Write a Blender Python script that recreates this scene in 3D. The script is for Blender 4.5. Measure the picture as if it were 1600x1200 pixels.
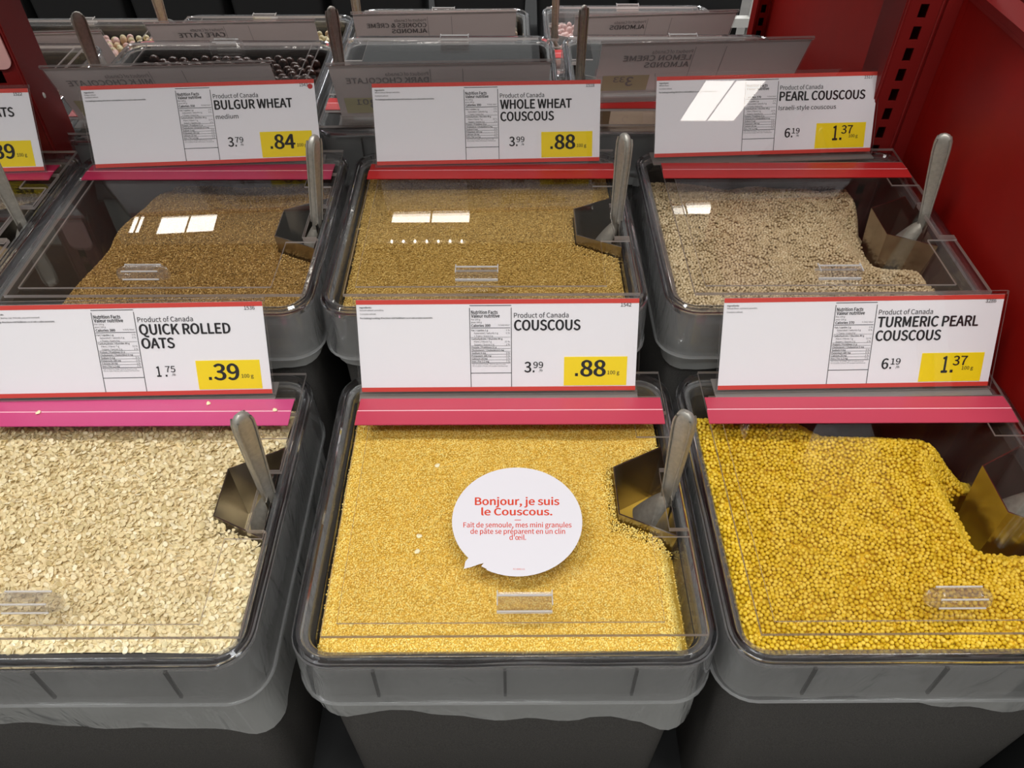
import bpy, math, random
from mathutils import Vector, Matrix, noise, kdtree

for o in list(bpy.data.objects):
    bpy.data.objects.remove(o)
S = bpy.context.scene
COL = S.collection

# ------------------------------------------------------------------ camera, world, light, exposure
CAM_H, FPX, YAW = 1.4935, 1242.0, 0.0057
cd = bpy.data.cameras.new('camera')
cd.sensor_width = 36.0
cd.lens = 36.0 * FPX / 1600.0
cd.clip_start = 0.02
cam = bpy.data.objects.new('camera', cd)
cam.location = (0, 0, CAM_H)
cam.rotation_euler = (math.radians(45), 0, -YAW)
COL.objects.link(cam)
S.camera = cam

w = bpy.data.worlds.new('store_ambient')
S.world = w
w.use_nodes = True
bg = w.node_tree.nodes['Background']
bg.inputs[0].default_value = (0.97, 1.0, 1.0, 1)
# the store beyond the far aisle is brighter than the store behind the shopper
_nt = w.node_tree
_tc = _nt.nodes.new('ShaderNodeTexCoord'); _sx = _nt.nodes.new('ShaderNodeSeparateXYZ'); _mr = _nt.nodes.new('ShaderNodeMapRange')
_nt.links.new(_tc.outputs['Generated'], _sx.inputs[0]); _nt.links.new(_sx.outputs['Y'], _mr.inputs['Value'])
_mr.inputs['From Min'].default_value = 0.2; _mr.inputs['From Max'].default_value = 0.9
_mr.inputs['To Min'].default_value = 0.22; _mr.inputs['To Max'].default_value = 0.36
_nt.links.new(_mr.outputs[0], bg.inputs[1])

S.view_settings.view_transform = 'Standard'
S.view_settings.look = 'None'
S.view_settings.gamma = 1.0
S.view_settings.use_curve_mapping = False
S.view_settings.exposure = 0.12
try:
    S.cycles.transparent_max_bounces = 24
except Exception:
    pass

def area(name, loc, sx, sy, power, color=(0.97, 1.0, 1.0), rot=(0, 0, 0)):
    l = bpy.data.lights.new(name, 'AREA')
    l.shape = 'RECTANGLE'; l.size = sx; l.size_y = sy
    l.energy = power; l.color = color
    o = bpy.data.objects.new(name, l)
    o.location = loc; o.rotation_euler = rot
    COL.objects.link(o)
    return o
# rows of store ceiling fixtures over the aisle behind the camera, and over the far aisle
for x in (-2.4, -0.3, 1.8):
    area('aisle_light', (x, -1.35, 4.0), 1.2, 0.6, 30)
for x in (-1.3, 0.4):
    area('front_light', (x, 0.12, 4.0), 1.2, 0.4, 38)
for x in (-2.2, -0.2, 1.6):
    area('far_aisle_light', (x, 3.6, 4.0), 1.2, 0.6, 84)

# ------------------------------------------------------------------ pixel -> world helper (planes in the place)
_c = _s = math.sqrt(0.5)
_R = Vector((math.cos(YAW), -math.sin(YAW), 0))
_F = Vector((math.sin(YAW) * _c, math.cos(YAW) * _c, -_s))
_U = Vector((math.sin(YAW) * _s, math.cos(YAW) * _s, _c))
def P(px, py, z):
    d = _F * FPX + _R * (px - 800) + _U * (600 - py)
    t = (z - CAM_H) / d.z
    return Vector((0, 0, CAM_H)) + d * t

def smooth(e0, e1, x):
    t = max(0.0, min(1.0, (x - e0) / (e1 - e0)))
    return t * t * (3 - 2 * t)

# ------------------------------------------------------------------ materials
def lin(r, g, b):
    f = lambda c: (c / 255 / 12.92) if c <= 10 else ((c / 255 + 0.055) / 1.055) ** 2.4
    return (f(r), f(g), f(b), 1.0)

MATS = {}
def new_mat(name):
    m = bpy.data.materials.new(name)
    m.use_nodes = True
    nt = m.node_tree
    nt.nodes.clear()
    out = nt.nodes.new('ShaderNodeOutputMaterial')
    MATS[name] = m
    return m, nt, out

def solid(name, col, rough=0.5, metal=0.0, noise_scale=None, noise_amt=0.0, bump=0.0, spec=0.5, coat=0.0):
    m, nt, out = new_mat(name)
    b = nt.nodes.new('ShaderNodeBsdfPrincipled')
    b.inputs['Base Color'].default_value = col
    b.inputs['Roughness'].default_value = rough
    b.inputs['Metallic'].default_value = metal
    b.inputs['Specular IOR Level'].default_value = spec
    b.inputs['Coat Weight'].default_value = coat
    nt.links.new(b.outputs[0], out.inputs[0])
    if noise_scale:
        tc = nt.nodes.new('ShaderNodeTexCoord')
        n = nt.nodes.new('ShaderNodeTexNoise')
        n.inputs['Scale'].default_value = noise_scale
        n.inputs['Detail'].default_value = 4
        nt.links.new(tc.outputs['Object'], n.inputs['Vector'])
        if noise_amt:
            mr = nt.nodes.new('ShaderNodeMapRange')
            mr.inputs['From Min'].default_value = 0.3
            mr.inputs['From Max'].default_value = 0.7
            mr.inputs['To Min'].default_value = 1 - noise_amt
            mr.inputs['To Max'].default_value = 1 + noise_amt
            nt.links.new(n.outputs['Fac'], mr.inputs['Value'])
            mx = nt.nodes.new('ShaderNodeMix'); mx.data_type = 'RGBA'; mx.blend_type = 'MULTIPLY'
            mx.inputs[0].default_value = 1
            mx.inputs[6].default_value = col
            nt.links.new(mr.outputs[0], mx.inputs[7])
            nt.links.new(mx.outputs[2], b.inputs['Base Color'])
        if bump:
            bp = nt.nodes.new('ShaderNodeBump')
            bp.inputs['Strength'].default_value = bump
            bp.inputs['Distance'].default_value = 0.001
            nt.links.new(n.outputs['Fac'], bp.inputs['Height'])
            nt.links.new(bp.outputs[0], b.inputs['Normal'])
    return m

def clear_sheet(name, tint=(0.97, 0.97, 0.97), ior=1.5, rough=0.0, haze=0.0, haze_col=(0.8, 0.8, 0.8), spec=1.0, wrinkle=0.0, scale=20):
    """thin clear plastic: light goes straight through, the surface mirrors by Fresnel, a little milky haze"""
    m, nt, out = new_mat(name)
    tr = nt.nodes.new('ShaderNodeBsdfTransparent'); tr.inputs[0].default_value = (*tint, 1)
    gl = nt.nodes.new('ShaderNodeBsdfGlossy'); gl.inputs['Roughness'].default_value = rough
    gl.inputs[0].default_value = (spec, spec, spec, 1)
    fr = nt.nodes.new('ShaderNodeFresnel')
    # a thin sheet mirrors the same from both of its faces
    ge = nt.nodes.new('ShaderNodeNewGeometry')
    mi = nt.nodes.new('ShaderNodeMix'); mi.data_type = 'FLOAT'
    mi.inputs[2].default_value = ior; mi.inputs[3].default_value = 1.0 / ior
    nt.links.new(ge.outputs['Backfacing'], mi.inputs[0]); nt.links.new(mi.outputs[0], fr.inputs['IOR'])
    body = tr
    if haze > 0:
        df = nt.nodes.new('ShaderNodeBsdfDiffuse'); df.inputs[0].default_value = (*haze_col, 1)
        tl = nt.nodes.new('ShaderNodeBsdfTranslucent'); tl.inputs[0].default_value = (*haze_col, 1)
        a = nt.nodes.new('ShaderNodeMixShader'); a.inputs[0].default_value = 0.5
        nt.links.new(df.outputs[0], a.inputs[1]); nt.links.new(tl.outputs[0], a.inputs[2])
        h = nt.nodes.new('ShaderNodeMixShader'); h.inputs[0].default_value = haze
        nt.links.new(tr.outputs[0], h.inputs[1]); nt.links.new(a.outputs[0], h.inputs[2])
        body = h
    mx = nt.nodes.new('ShaderNodeMixShader')
    nt.links.new(fr.outputs[0], mx.inputs[0])
    nt.links.new(body.outputs[0], mx.inputs[1]); nt.links.new(gl.outputs[0], mx.inputs[2])
    nt.links.new(mx.outputs[0], out.inputs[0])
    if wrinkle:
        tc = nt.nodes.new('ShaderNodeTexCoord')
        n = nt.nodes.new('ShaderNodeTexNoise'); n.inputs['Scale'].default_value = scale
        n.inputs['Detail'].default_value = 3; n.inputs['Distortion'].default_value = 1.5
        mp = nt.nodes.new('ShaderNodeMapping'); mp.inputs['Scale'].default_value = (1, 1, 0.35)
        nt.links.new(tc.outputs['Object'], mp.inputs[0]); nt.links.new(mp.outputs[0], n.inputs['Vector'])
        bp = nt.nodes.new('ShaderNodeBump'); bp.inputs['Strength'].default_value = wrinkle
        bp.inputs['Distance'].default_value = 0.01
        nt.links.new(n.outputs['Fac'], bp.inputs['Height'])
        nt.links.new(bp.outputs[0], gl.inputs['Normal']); nt.links.new(bp.outputs[0], fr.inputs['Normal'])
    return m

def glass(name, col=(0.97, 0.97, 0.97), ior=1.46, rough=0.02):
    m, nt, out = new_mat(name)
    g = nt.nodes.new('ShaderNodeBsdfGlass')
    g.inputs[0].default_value = (*col, 1); g.inputs['IOR'].default_value = ior
    g.inputs['Roughness'].default_value = rough
    nt.links.new(g.outputs[0], out.inputs[0])
    return m

def grain(name, cols, rough=0.6, coord_scale=None):
    """grains: each takes its own tone from the ramp"""
    m, nt, out = new_mat(name)
    b = nt.nodes.new('ShaderNodeBsdfPrincipled')
    b.inputs['Roughness'].default_value = rough
    b.inputs['Specular IOR Level'].default_value = 0.3
    oi = nt.nodes.new('ShaderNodeObjectInfo')
    rp = nt.nodes.new('ShaderNodeValToRGB')
    el = rp.color_ramp.elements
    el[0].position = 0; el[0].color = cols[0]
    el[1].position = 1; el[1].color = cols[-1]
    for i, c in enumerate(cols[1:-1]):
        e = el.new((i + 1) / (len(cols) - 1)); e.color = c
    nt.links.new(oi.outputs['Random'], rp.inputs[0])
    nt.links.new(rp.outputs[0], b.inputs['Base Color'])
    nt.links.new(b.outputs[0], out.inputs[0])
    return m

clear_sheet('lid_acrylic', tint=(0.975, 0.965, 0.955), ior=1.36)
clear_sheet('lid_edge', tint=(0.62, 0.57, 0.56), ior=1.6, rough=0.15, haze=0.6, haze_col=(0.72, 0.64, 0.61))
clear_sheet('rim_plastic', tint=(0.88, 0.88, 0.88), ior=1.5, rough=0.03, haze=0.10, haze_col=(0.82, 0.81, 0.80), wrinkle=0.08, scale=14)
clear_sheet('rim_lip', tint=(0.85, 0.85, 0.85), ior=1.6, rough=0.05, haze=0.45, haze_col=(0.92, 0.91, 0.90))
clear_sheet('handle_edge', tint=(0.8, 0.8, 0.8), ior=1.5, rough=0.1, haze=0.7, haze_col=(0.90, 0.87, 0.86))  # milky bars paint the bright highlights along the clear handle edges
glass('rim_bead', (0.93, 0.93, 0.95), 1.5, 0.05)
clear_sheet('handle_acrylic', tint=(0.93, 0.92, 0.91), ior=1.75, rough=0.04, haze=0.05, haze_col=(0.85, 0.83, 0.82))
clear_sheet('bag_film', tint=(0.86, 0.86, 0.85), ior=1.45, rough=0.12, haze=0.62, haze_col=(0.95, 0.94, 0.90), wrinkle=0.8, scale=22)
clear_sheet('liner_film', tint=(0.80, 0.79, 0.77), ior=1.42, rough=0.10, haze=0.09, haze_col=(0.60, 0.52, 0.44), wrinkle=0.35, scale=18)
clear_sheet('sign_sheet', tint=(0.985, 0.98, 0.98), ior=1.45)
clear_sheet('sign_edge', tint=(0.75, 0.72, 0.70), ior=1.5, rough=0.1, haze=0.4, haze_col=(0.6, 0.55, 0.52))
solid('black_box', lin(56, 53, 50), 0.62, noise_scale=900, noise_amt=0.35, bump=0.25, spec=0.35)
solid('black_deck', lin(22, 21, 21), 0.7)
solid('card_white', lin(240, 236, 238), 0.7, spec=0.2)
def paper(name, col):
    m, nt, out = new_mat(name)
    d_ = nt.nodes.new('ShaderNodeBsdfDiffuse'); t_ = nt.nodes.new('ShaderNodeBsdfTranslucent'); x_ = nt.nodes.new('ShaderNodeMixShader')
    d_.inputs[0].default_value = col; t_.inputs[0].default_value = col; x_.inputs[0].default_value = 0.32
    nt.links.new(d_.outputs[0], x_.inputs[1]); nt.links.new(t_.outputs[0], x_.inputs[2]); nt.links.new(x_.outputs[0], out.inputs[0])
paper('card_back', lin(225, 215, 212))
solid('card_red', lin(212, 62, 50), 0.6)
solid('ink', lin(38, 34, 36), 0.7, spec=0.2)
solid('ink_grey', lin(70, 66, 68), 0.7, spec=0.2)
solid('ink_faint', lin(150, 143, 142), 0.75, spec=0.2)
solid('ink_red', lin(206, 66, 44), 0.7, spec=0.2)
solid('label_yellow', lin(248, 218, 22), 0.6, spec=0.3)
solid('label_ghost', lin(196, 186, 152), 0.75, spec=0.2)
solid('sticker_white', lin(218, 212, 216), 0.45, spec=0.4)
solid('strip_pink', lin(190, 70, 116), 0.35, spec=0.5)
solid('strip_rose', lin(182, 60, 80), 0.35, spec=0.5)
solid('strip_red', lin(190, 40, 40), 0.35, spec=0.5)
solid('strip_crimson', lin(176, 44, 78), 0.35, spec=0.5)
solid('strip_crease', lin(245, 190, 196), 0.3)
solid('steel', lin(176, 170, 162), 0.26, metal=1.0, noise_scale=60, noise_amt=0.06)
solid('cast_aluminium', lin(176, 170, 160), 0.48, metal=0.65, noise_scale=220, noise_amt=0.12, bump=0.12)
solid('red_metal', lin(140, 15, 8), 0.48, noise_scale=40, noise_amt=0.05, spec=0.25)
solid('red_post', lin(124, 22, 20), 0.45, spec=0.4)
solid('slot_shade', lin(14, 11, 10), 0.8)
solid('white_metal', lin(225, 222, 216), 0.5)
solid('floor_tile', lin(96, 92, 88), 0.35, noise_scale=8, noise_amt=0.1)
solid('chocolate', lin(66, 40, 32), 0.28, spec=0.5)
solid('dark_chocolate', lin(46, 30, 26), 0.25, spec=0.5)
solid('beige_coating', lin(226, 196, 158), 0.5)
solid('pink_coating', lin(236, 196, 190), 0.5)
solid('cream_coating', lin(232, 220, 178), 0.5)
solid('nut_brown', lin(112, 88, 66), 0.7)
solid('oat_stray', lin(238, 222, 180), 0.7)
solid('heap_beige', lin(150, 122, 92), 0.8)
solid('pink_plastic', lin(232, 176, 170), 0.5)
def emitter(name, col, strength):
    m, nt, out = new_mat(name)
    e = nt.nodes.new('ShaderNodeEmission')
    e.inputs[0].default_value = (*col, 1); e.inputs[1].default_value = strength
    nt.links.new(e.outputs[0], out.inputs[0])
emitter('lamp_diffuser', (1.0, 0.95, 0.87), 9.0)
emitter('lamp_bulb', (1.0, 0.95, 0.9), 14.0)

grain('couscous_grain', [lin(212, 170, 62), lin(253, 218, 108), lin(255, 238, 154), lin(240, 204, 90)])
grain('turmeric_grain', [lin(204, 164, 24), lin(228, 190, 46), lin(238, 204, 76), lin(216, 176, 32)], 0.5)
grain('oat_grain', [lin(206, 186, 136), lin(246, 232, 190), lin(232, 212, 166), lin(254, 244, 212)], 0.75)
grain('bulgur_grain', [lin(96, 70, 32), lin(164, 128, 68), lin(134, 100, 50), lin(206, 172, 110)], 0.5)
grain('whole_grain', [lin(136, 104, 44), lin(194, 160, 86), lin(172, 138, 68), lin(216, 186, 116)])
grain('pearl_grain', [lin(160, 138, 102), lin(196, 174, 138), lin(182, 160, 124), lin(210, 190, 156)], 0.55)

# ------------------------------------------------------------------ mesh helpers
class MB:
    def __init__(self):
        self.v = []; self.f = []; self.m = []; self.s = []
    def add(self, vs, fs, mi=0, sm=False):
        o = len(self.v)
        self.v += [tuple(p) for p in vs]
        for f in fs:
            self.f.append(tuple(i + o for i in f)); self.m.append(mi); self.s.append(sm)
    def box(self, x0, x1, y0, y1, z0, z1, mi=0):
        vs = [(x0, y0, z0), (x1, y0, z0), (x1, y1, z0), (x0, y1, z0), (x0, y0, z1), (x1, y0, z1), (x1, y1, z1), (x0, y1, z1)]
        self.add(vs, [(3, 2, 1, 0), (4, 5, 6, 7), (0, 1, 5, 4), (1, 2, 6, 5), (2, 3, 7, 6), (3, 0, 4, 7)], mi)
    def prism(self, pts, z0, z1, mi=0, side=None, bottom=True):
        n = len(pts)
        vs = [(x, y, z0) for x, y in pts] + [(x, y, z1) for x, y in pts]
        self.add(vs, [tuple(range(n, 2 * n))] + ([tuple(range(n - 1, -1, -1))] if bottom else []), mi)
        self.add(vs, [(i, (i + 1) % n, n + (i + 1) % n, n + i) for i in range(n)], mi if side is None else side)
    def loft(self, loops, mi=0, closed_v=False, cap=False, sm=True, ring=True):
        n = len(loops[0])
        vs = [p for l in loops for p in l]
        fs = []
        L = len(loops)
        for a in range(L if closed_v else L - 1):
            b = (a + 1) % L
            for i in range(n if ring else n - 1):
                j = (i + 1) % n
                fs.append((a * n + i, a * n + j, b * n + j, b * n + i))
        self.add(vs, fs, mi, sm)
        if cap:
            self.add(loops[0], [tuple(range(n - 1, -1, -1))], mi, False)
            self.add(loops[-1], [tuple(range(n))], mi, False)
    def mesh(self, name, mats):
        me = bpy.data.meshes.new(name)
        me.from_pydata(self.v, [], self.f)
        for k in mats:
            me.materials.append(MATS[k])
        me.polygons.foreach_set('material_index', self.m)
        me.polygons.foreach_set('use_smooth', self.s)
        me.update()
        return me

CACHE = {}
def obj(name, me, parent=None, loc=(0, 0, 0), rz=0.0):
    o = bpy.data.objects.new(name, me)
    COL.objects.link(o)
    o.parent = parent
    o.location = loc; o.rotation_euler = (0, 0, rz)
    return o
def tag(o, label=None, cat=None, group=None, kind=None):
    if label: o['label'] = label
    if cat: o['category'] = cat
    if group: o['group'] = group
    if kind: o['kind'] = kind
    return o
def empty(name, loc, rz=0.0):
    o = bpy.data.objects.new(name, None)
    o.empty_display_size = 0.05
    COL.objects.link(o)
    o.location = loc; o.rotation_euler = (0, 0, rz)
    return o
def cached(key, fn):
    if key not in CACHE:
        CACHE[key] = fn()
    return CACHE[key]

def rrect(hx, hy, r, z, n=7):
    pts = []
    for cx, cy, a0 in ((hx - r, hy - r, 0), (-hx + r, hy - r, 90), (-hx + r, -hy + r, 180), (hx - r, -hy + r, 270)):
        for i in range(n + 1):
            a = math.radians(a0 + 90 * i / n)
            pts.append((cx + r * math.cos(a), cy + r * math.sin(a), z))
    return pts
def rrect_dense(hx, hy, r, per=22):
    """2D loop with many points on the straight runs: (x, y, nx, ny)"""
    pts = []
    cor = [(hx - r, hy - r, 0), (-hx + r, hy - r, 90), (-hx + r, -hy + r, 180), (hx - r, -hy + r, 270)]
    for k in range(4):
        cx, cy, a0 = cor[k]
        for i in range(7):
            a = math.radians(a0 + 90 * i / 6)
            pts.append((cx + r * math.cos(a), cy + r * math.sin(a), math.cos(a), math.sin(a)))
        nx, ny, n0 = cor[(k + 1) % 4]
        a = math.radians(a0 + 90)
        p = (cx + r * math.cos(a), cy + r * math.sin(a)); q = (nx + r * math.cos(a), ny + r * math.sin(a))
        for i in range(1, per):
            t = i / per
            pts.append((p[0] + (q[0] - p[0]) * t, p[1] + (q[1] - p[1]) * t, math.cos(a), math.sin(a)))
    return pts

# ------------------------------------------------------------------ text
import os
FONT = None          # a plain grotesque that ships with Blender; its built-in face otherwise
try:
    _fp = os.path.join(bpy.utils.system_resource('DATAFILES'), 'fonts', 'Noto Sans CJK Regular.woff2')
    if os.path.exists(_fp):
        FONT = bpy.data.fonts.load(_fp)
except Exception:
    FONT = None
def text_geo(txt, bold=0.0, res=3):
    if bold > 0:
        vs, fs = text_geo(txt, 0.0, res)
        d = bold * 0.95 * CAP / 0.727
        V = []; Fs = []
        for k, (dx, dy) in enumerate(((-d, 0), (d, 0), (0, -d * .6), (0, d * .6))):
            o_ = len(V)
            V += [(a + dx, b + dy, k * 2.5e-5) for a, b, c in vs]   # print layers, a hair apart
            Fs += [tuple(i + o_ for i in f) for f in fs]
        return V, Fs
    key = ('txt', txt, bold, res)
    if key in CACHE:
        return CACHE[key]
    cu = bpy.data.curves.new('t', 'FONT')
    cu.body = txt; cu.size = 1.0; cu.resolution_u = res + 1; cu.offset = 0.0
    if FONT: cu.font = FONT
    o = bpy.data.objects.new('t', cu)
    COL.objects.link(o)
    dg = bpy.context.evaluated_depsgraph_get()
    me = bpy.data.meshes.new_from_object(o.evaluated_get(dg))
    vs = [(v.co.x, v.co.y, 0.0) for v in me.vertices]
    fs = [tuple(p.vertices) for p in me.polygons]
    bpy.data.objects.remove(o); bpy.data.curves.remove(cu); bpy.data.meshes.remove(me)
    CACHE[key] = (vs, fs)
    return CACHE[key]
CAP = max(p[1] for p in text_geo('H')[0])
def put_text(mb, T, txt, u, v, h, mi, width=None, bold=0.0, anchor='l', off=0.0003, res=3, mirror=False):
    """cap height h, baseline v, left (or right/centre) edge u; T maps (u, v, off) to the mesh"""
    vs, fs = text_geo(txt, bold, res)
    if not vs: return
    x0 = min(p[0] for p in vs); x1 = max(p[0] for p in vs)
    s = h / CAP
    sx = s if width is None else width / (x1 - x0)
    W_ = (x1 - x0) * sx
    u0 = u if anchor == 'l' else (u - W_ if anchor == 'r' else u - W_ / 2)
    pts = []
    for a, b, c in vs:
        x = (a - x0) * sx
        if mirror: x = W_ - x
        pts.append(T(u0 + x, v + b * s, off + c))
    if mirror: fs = [tuple(reversed(f)) for f in fs]
    mb.add(pts, fs, mi)
def put_rect(mb, T, u0, u1, v0, v1, mi, off=0.0002):
    mb.add([T(u0, v0, off), T(u1, v0, off), T(u1, v1, off), T(u0, v1, off)], [(0, 1, 2, 3)], mi)

# ------------------------------------------------------------------ the bulk bin: rim, box, liner, bag, lid
HX, HY, RC = 0.176, 0.167, 0.036
def rim_mesh():
    prof = [(0.0020, -0.067), (0.0, -0.0655), (0.0, -0.061), (0.0012, -0.058), (0.003, -0.010), (0.003, -0.004),
            (0.0045, -0.0008), (0.0075, 0.0012), (0.0105, 0.0), (0.0125, -0.0030), (0.0165, -0.0035), (0.0178, -0.006), (0.0184, -0.020),
            (0.0164, -0.020), (0.0155, -0.008), (0.0105, -0.0075), (0.0062, -0.0085), (0.0055, -0.012), (0.0035, -0.058), (0.0035, -0.067)]
    loops = [rrect(HX - o, HY - o, max(0.012, RC - o), z) for o, z in prof]
    mb = MB()
    n = len(loops[0])
    L = len(loops)
    for a in range(L):
        b = (a + 1) % L
        bead = a in (5, 6, 7, 8, 15, 16)
        lip = a in (0, 1, 19)
        mb.add(loops[a] + loops[b], [(i, (i + 1) % n, n + (i + 1) % n, n + i) for i in range(n)], 1 if bead else (3 if lip else 0), True)
    # moulded ribs inside the skirt
    for x in (-0.105, 0.0, 0.105):
        for sy in (-1, 1):
            y0 = sy * (HY - 0.0062)
            mb.box(x - 0.0012, x + 0.0012, min(y0, y0 + sy * 0.0024), max(y0, y0 + sy * 0.0024), -0.058, -0.012, 2)
    return mb.mesh('rim', ['rim_plastic', 'rim_bead', 'black_box', 'rim_lip'])
def box_mesh(depth):
    mb = MB()
    a = rrect(0.1625, 0.1535, 0.024, -0.011); b = rrect(0.152, 0.146, 0.020, -depth)
    c = rrect(0.1605, 0.1515, 0.022, -0.011); d = rrect(0.150, 0.144, 0.018, -depth + 0.006)
    mb.loft([d, c, a, b], 0, sm=True)
    n = len(b)
    mb.add(b, [tuple(range(n - 1, -1, -1))], 0); mb.add(d, [tuple(range(n))], 0)
    return mb.mesh('box', ['black_box'])
def liner_mesh(seed):
    mb = MB(); loops = []
    base = rrect_dense(0.1582, 0.1488, 0.018)
    for k in range(9):
        t = k / 8
        z = -0.014 - 0.13 * t
        lp = []
        for i, (x, y, nx, ny) in enumerate(base):
            d = 0.0035 * noise.noise((x * 25 + seed, y * 25, z * 12)) * min(1, t * 3)
            s = -0.003 - 0.008 * t
            lp.append((x + nx * (s - abs(d)), y + ny * (s - abs(d)), z))
        loops.append(lp)
    mb.loft(loops, 0)
    return mb.mesh('liner', ['liner_film'])
def bag_mesh(seed, drop, extra):
    """the plastic bag folded over the box wall, hanging below the rim skirt with a wavy hem"""
    mb = MB(); loops = []
    base = rrect_dense(0.1650, 0.1560, 0.026, 30)
    K = 9
    for k in range(K + 1):
        t = k / K
        lp = []
        for x, y, nx, ny in base:
            hem = drop + 0.012 * noise.noise((x * 9 + seed, y * 9 + 3.1, 0.3)) + extra(x, y)
            z = -0.010 + (-(hem) + 0.010) * t
            below = smooth(-0.05, -0.10, z)
            d = (0.0045 * noise.noise((x * 30 + seed, y * 30, z * 8)) + 0.006 * noise.noise((x * 11, y * 11 + seed, z * 5)) + 0.003) * below
            d = max(-0.003 + 0.0, d) if below > 0 else 0.0015 * noise.noise((x * 22, y * 22, seed))
            j = 0.0012 * noise.noise((x * 260, y * 260, seed)) if k == K else 0
            lp.append((x + nx * d, y + ny * d, z + j))
        loops.append(lp)
    mb.loft(loops, 0)
    return mb.mesh('hanging_bag', ['bag_film'])

LXL, LXR, LYF, LYH = -0.147, 0.163, -0.141, 0.100
def lid_mesh():
    mb = MB()
    out = [(LXL, LYH), (LXL, LYF), (LXR, LYF), (LXR, -0.041), (0.146, -0.041), (0.146, 0.026), (LXR, 0.026), (LXR, LYH)]
    mb.prism(out, 0.0014, 0.0052, 0, 1, bottom=False)
    inn = [(LXL + 0.012, LYH - 0.001), (LXL + 0.012, LYF + 0.010), (LXR - 0.034, LYF + 0.010), (LXR - 0.034, -0.050), (LXR - 0.001, -0.050),
           (LXR - 0.001, -0.0412), (0.1455, -0.0412), (0.1455, 0.0262), (LXR - 0.001, 0.0262), (LXR - 0.001, 0.066), (LXR - 0.034, 0.066), (LXR - 0.034, LYH - 0.001)]
    # the step up to the raised panel
    n = len(inn)
    z0, z1 = 0.0052, 0.0072
    mb.add([(x, y, z0) for x, y in inn] + [(x, y, z1) for x, y in inn], [(i, (i + 1) % n, n + (i + 1) % n, n + i) for i in range(n)], 1)
    # fine moulding line round the raised panel
    mb.add([(x, y, z1) for x, y in inn], [tuple(range(n))], 0)
    return mb.mesh('lid', ['lid_acrylic', 'lid_edge'])
def handle_mesh(kind):
    mb = MB()
    if kind == 'bar':
        pts = [(-0.0225, 0.0), (0.0225, 0.0), (0.0225, 0.016), (-0.0225, 0.016)]
        prof = [(0.0, 0.0), (0.014, 0.0), (0.015, 0.002), (0.013, 0.010), (0.009, 0.012), (0.002, 0.011)]
        l0 = [(-0.0225, y, z) for y, z in prof]; l1 = [(0.0225, y, z) for y, z in prof]
        mb.loft([l0, l1], 0, cap=True, sm=False)
        mb.box(-0.0225, 0.0225, -0.0006, 0.0008, 0.0, 0.0026, 1); mb.box(-0.0225, 0.0225, 0.0145, 0.0154, 0.001, 0.003, 1)
        for x in (-0.0225, 0.0219):
            mb.box(x, x + 0.0010, 0.001, 0.014, 0.0100, 0.0116, 1)
        mb.box(-0.0225, 0.0225, 0.0082, 0.0096, 0.0114, 0.0126, 1)
    else:
        prof = [(0.002, 0.0), (0.016, 0.0), (0.018, 0.004), (0.015, 0.011), (0.009, 0.013), (0.003, 0.011), (0.0, 0.004)]
        loops = []
        for x, s in ((-0.027, 0.35), (-0.024, 0.8), (-0.019, 1.0), (0.019, 1.0), (0.024, 0.8), (0.027, 0.35)):
            loops.append([(x, 0.009 + (y - 0.009) * s, z * (0.4 + 0.6 * s)) for y, z in prof])
        mb.loft(loops, 0, cap=True, sm=False)
        for yy, zz in ((0.003, 0.0112), (0.0148, 0.0112), (0.0, 0.003)):
            mb.box(-0.019, 0.019, yy - 0.0006, yy + 0.0006, zz, zz + 0.0012, 1)
        mb.loft([[(x, 0.009 + (y - 0.009) * .45, 0.0135 + (z - 0.006) * .3) for y, z in prof] for x in (-0.015, 0.015)], 0, cap=True, sm=False)
    return mb.mesh('handle', ['handle_acrylic', 'handle_edge'])
def strip_mesh(mat):
    mb = MB()
    x0, x1 = LXL - 0.002, LXR - 0.004
    # vinyl bent over the hinge: upper flap lies on the back plate, lower flap on the lid
    prof = [(0.0, 0.0081), (0.0165, 0.0092), (0.0175, 0.0094), (0.0185, 0.0094), (0.0195, 0.0092), (0.036, 0.0081)]
    rows = [[(x0 + 0.0015 * k / 5, LYH - 0.018 + y, z), (x1, LYH - 0.018 + y, z)] for k, (y, z) in enumerate(prof)]
    for k in range(5):
        a, b = rows[k], rows[k + 1]
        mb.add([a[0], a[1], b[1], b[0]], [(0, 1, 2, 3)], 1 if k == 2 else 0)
        mb.add([(p[0], p[1], p[2] - 0.0008) for p in (a[0], a[1], b[1], b[0])], [(3, 2, 1, 0)], 0)
    return mb.mesh('hinge_strip', [mat, 'strip_crease'])
def plate_mesh():
    mb = MB()
    mb.prism([(LXL, LYH + 0.0015), (LXR, LYH + 0.0015), (LXR, HY - 0.008), (LXL, HY - 0.008)], 0.0020, 0.0052, 0, 1, bottom=False)
    mb.prism([(LXL + 0.004, LYH + 0.018), (LXR - 0.004, LYH + 0.018), (LXR - 0.004, LYH + 0.0205), (LXL + 0.004, LYH + 0.0205)], 0.0052, 0.0075, 0, 1)
    return mb.mesh('back_plate', ['lid_acrylic', 'lid_edge'])

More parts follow.
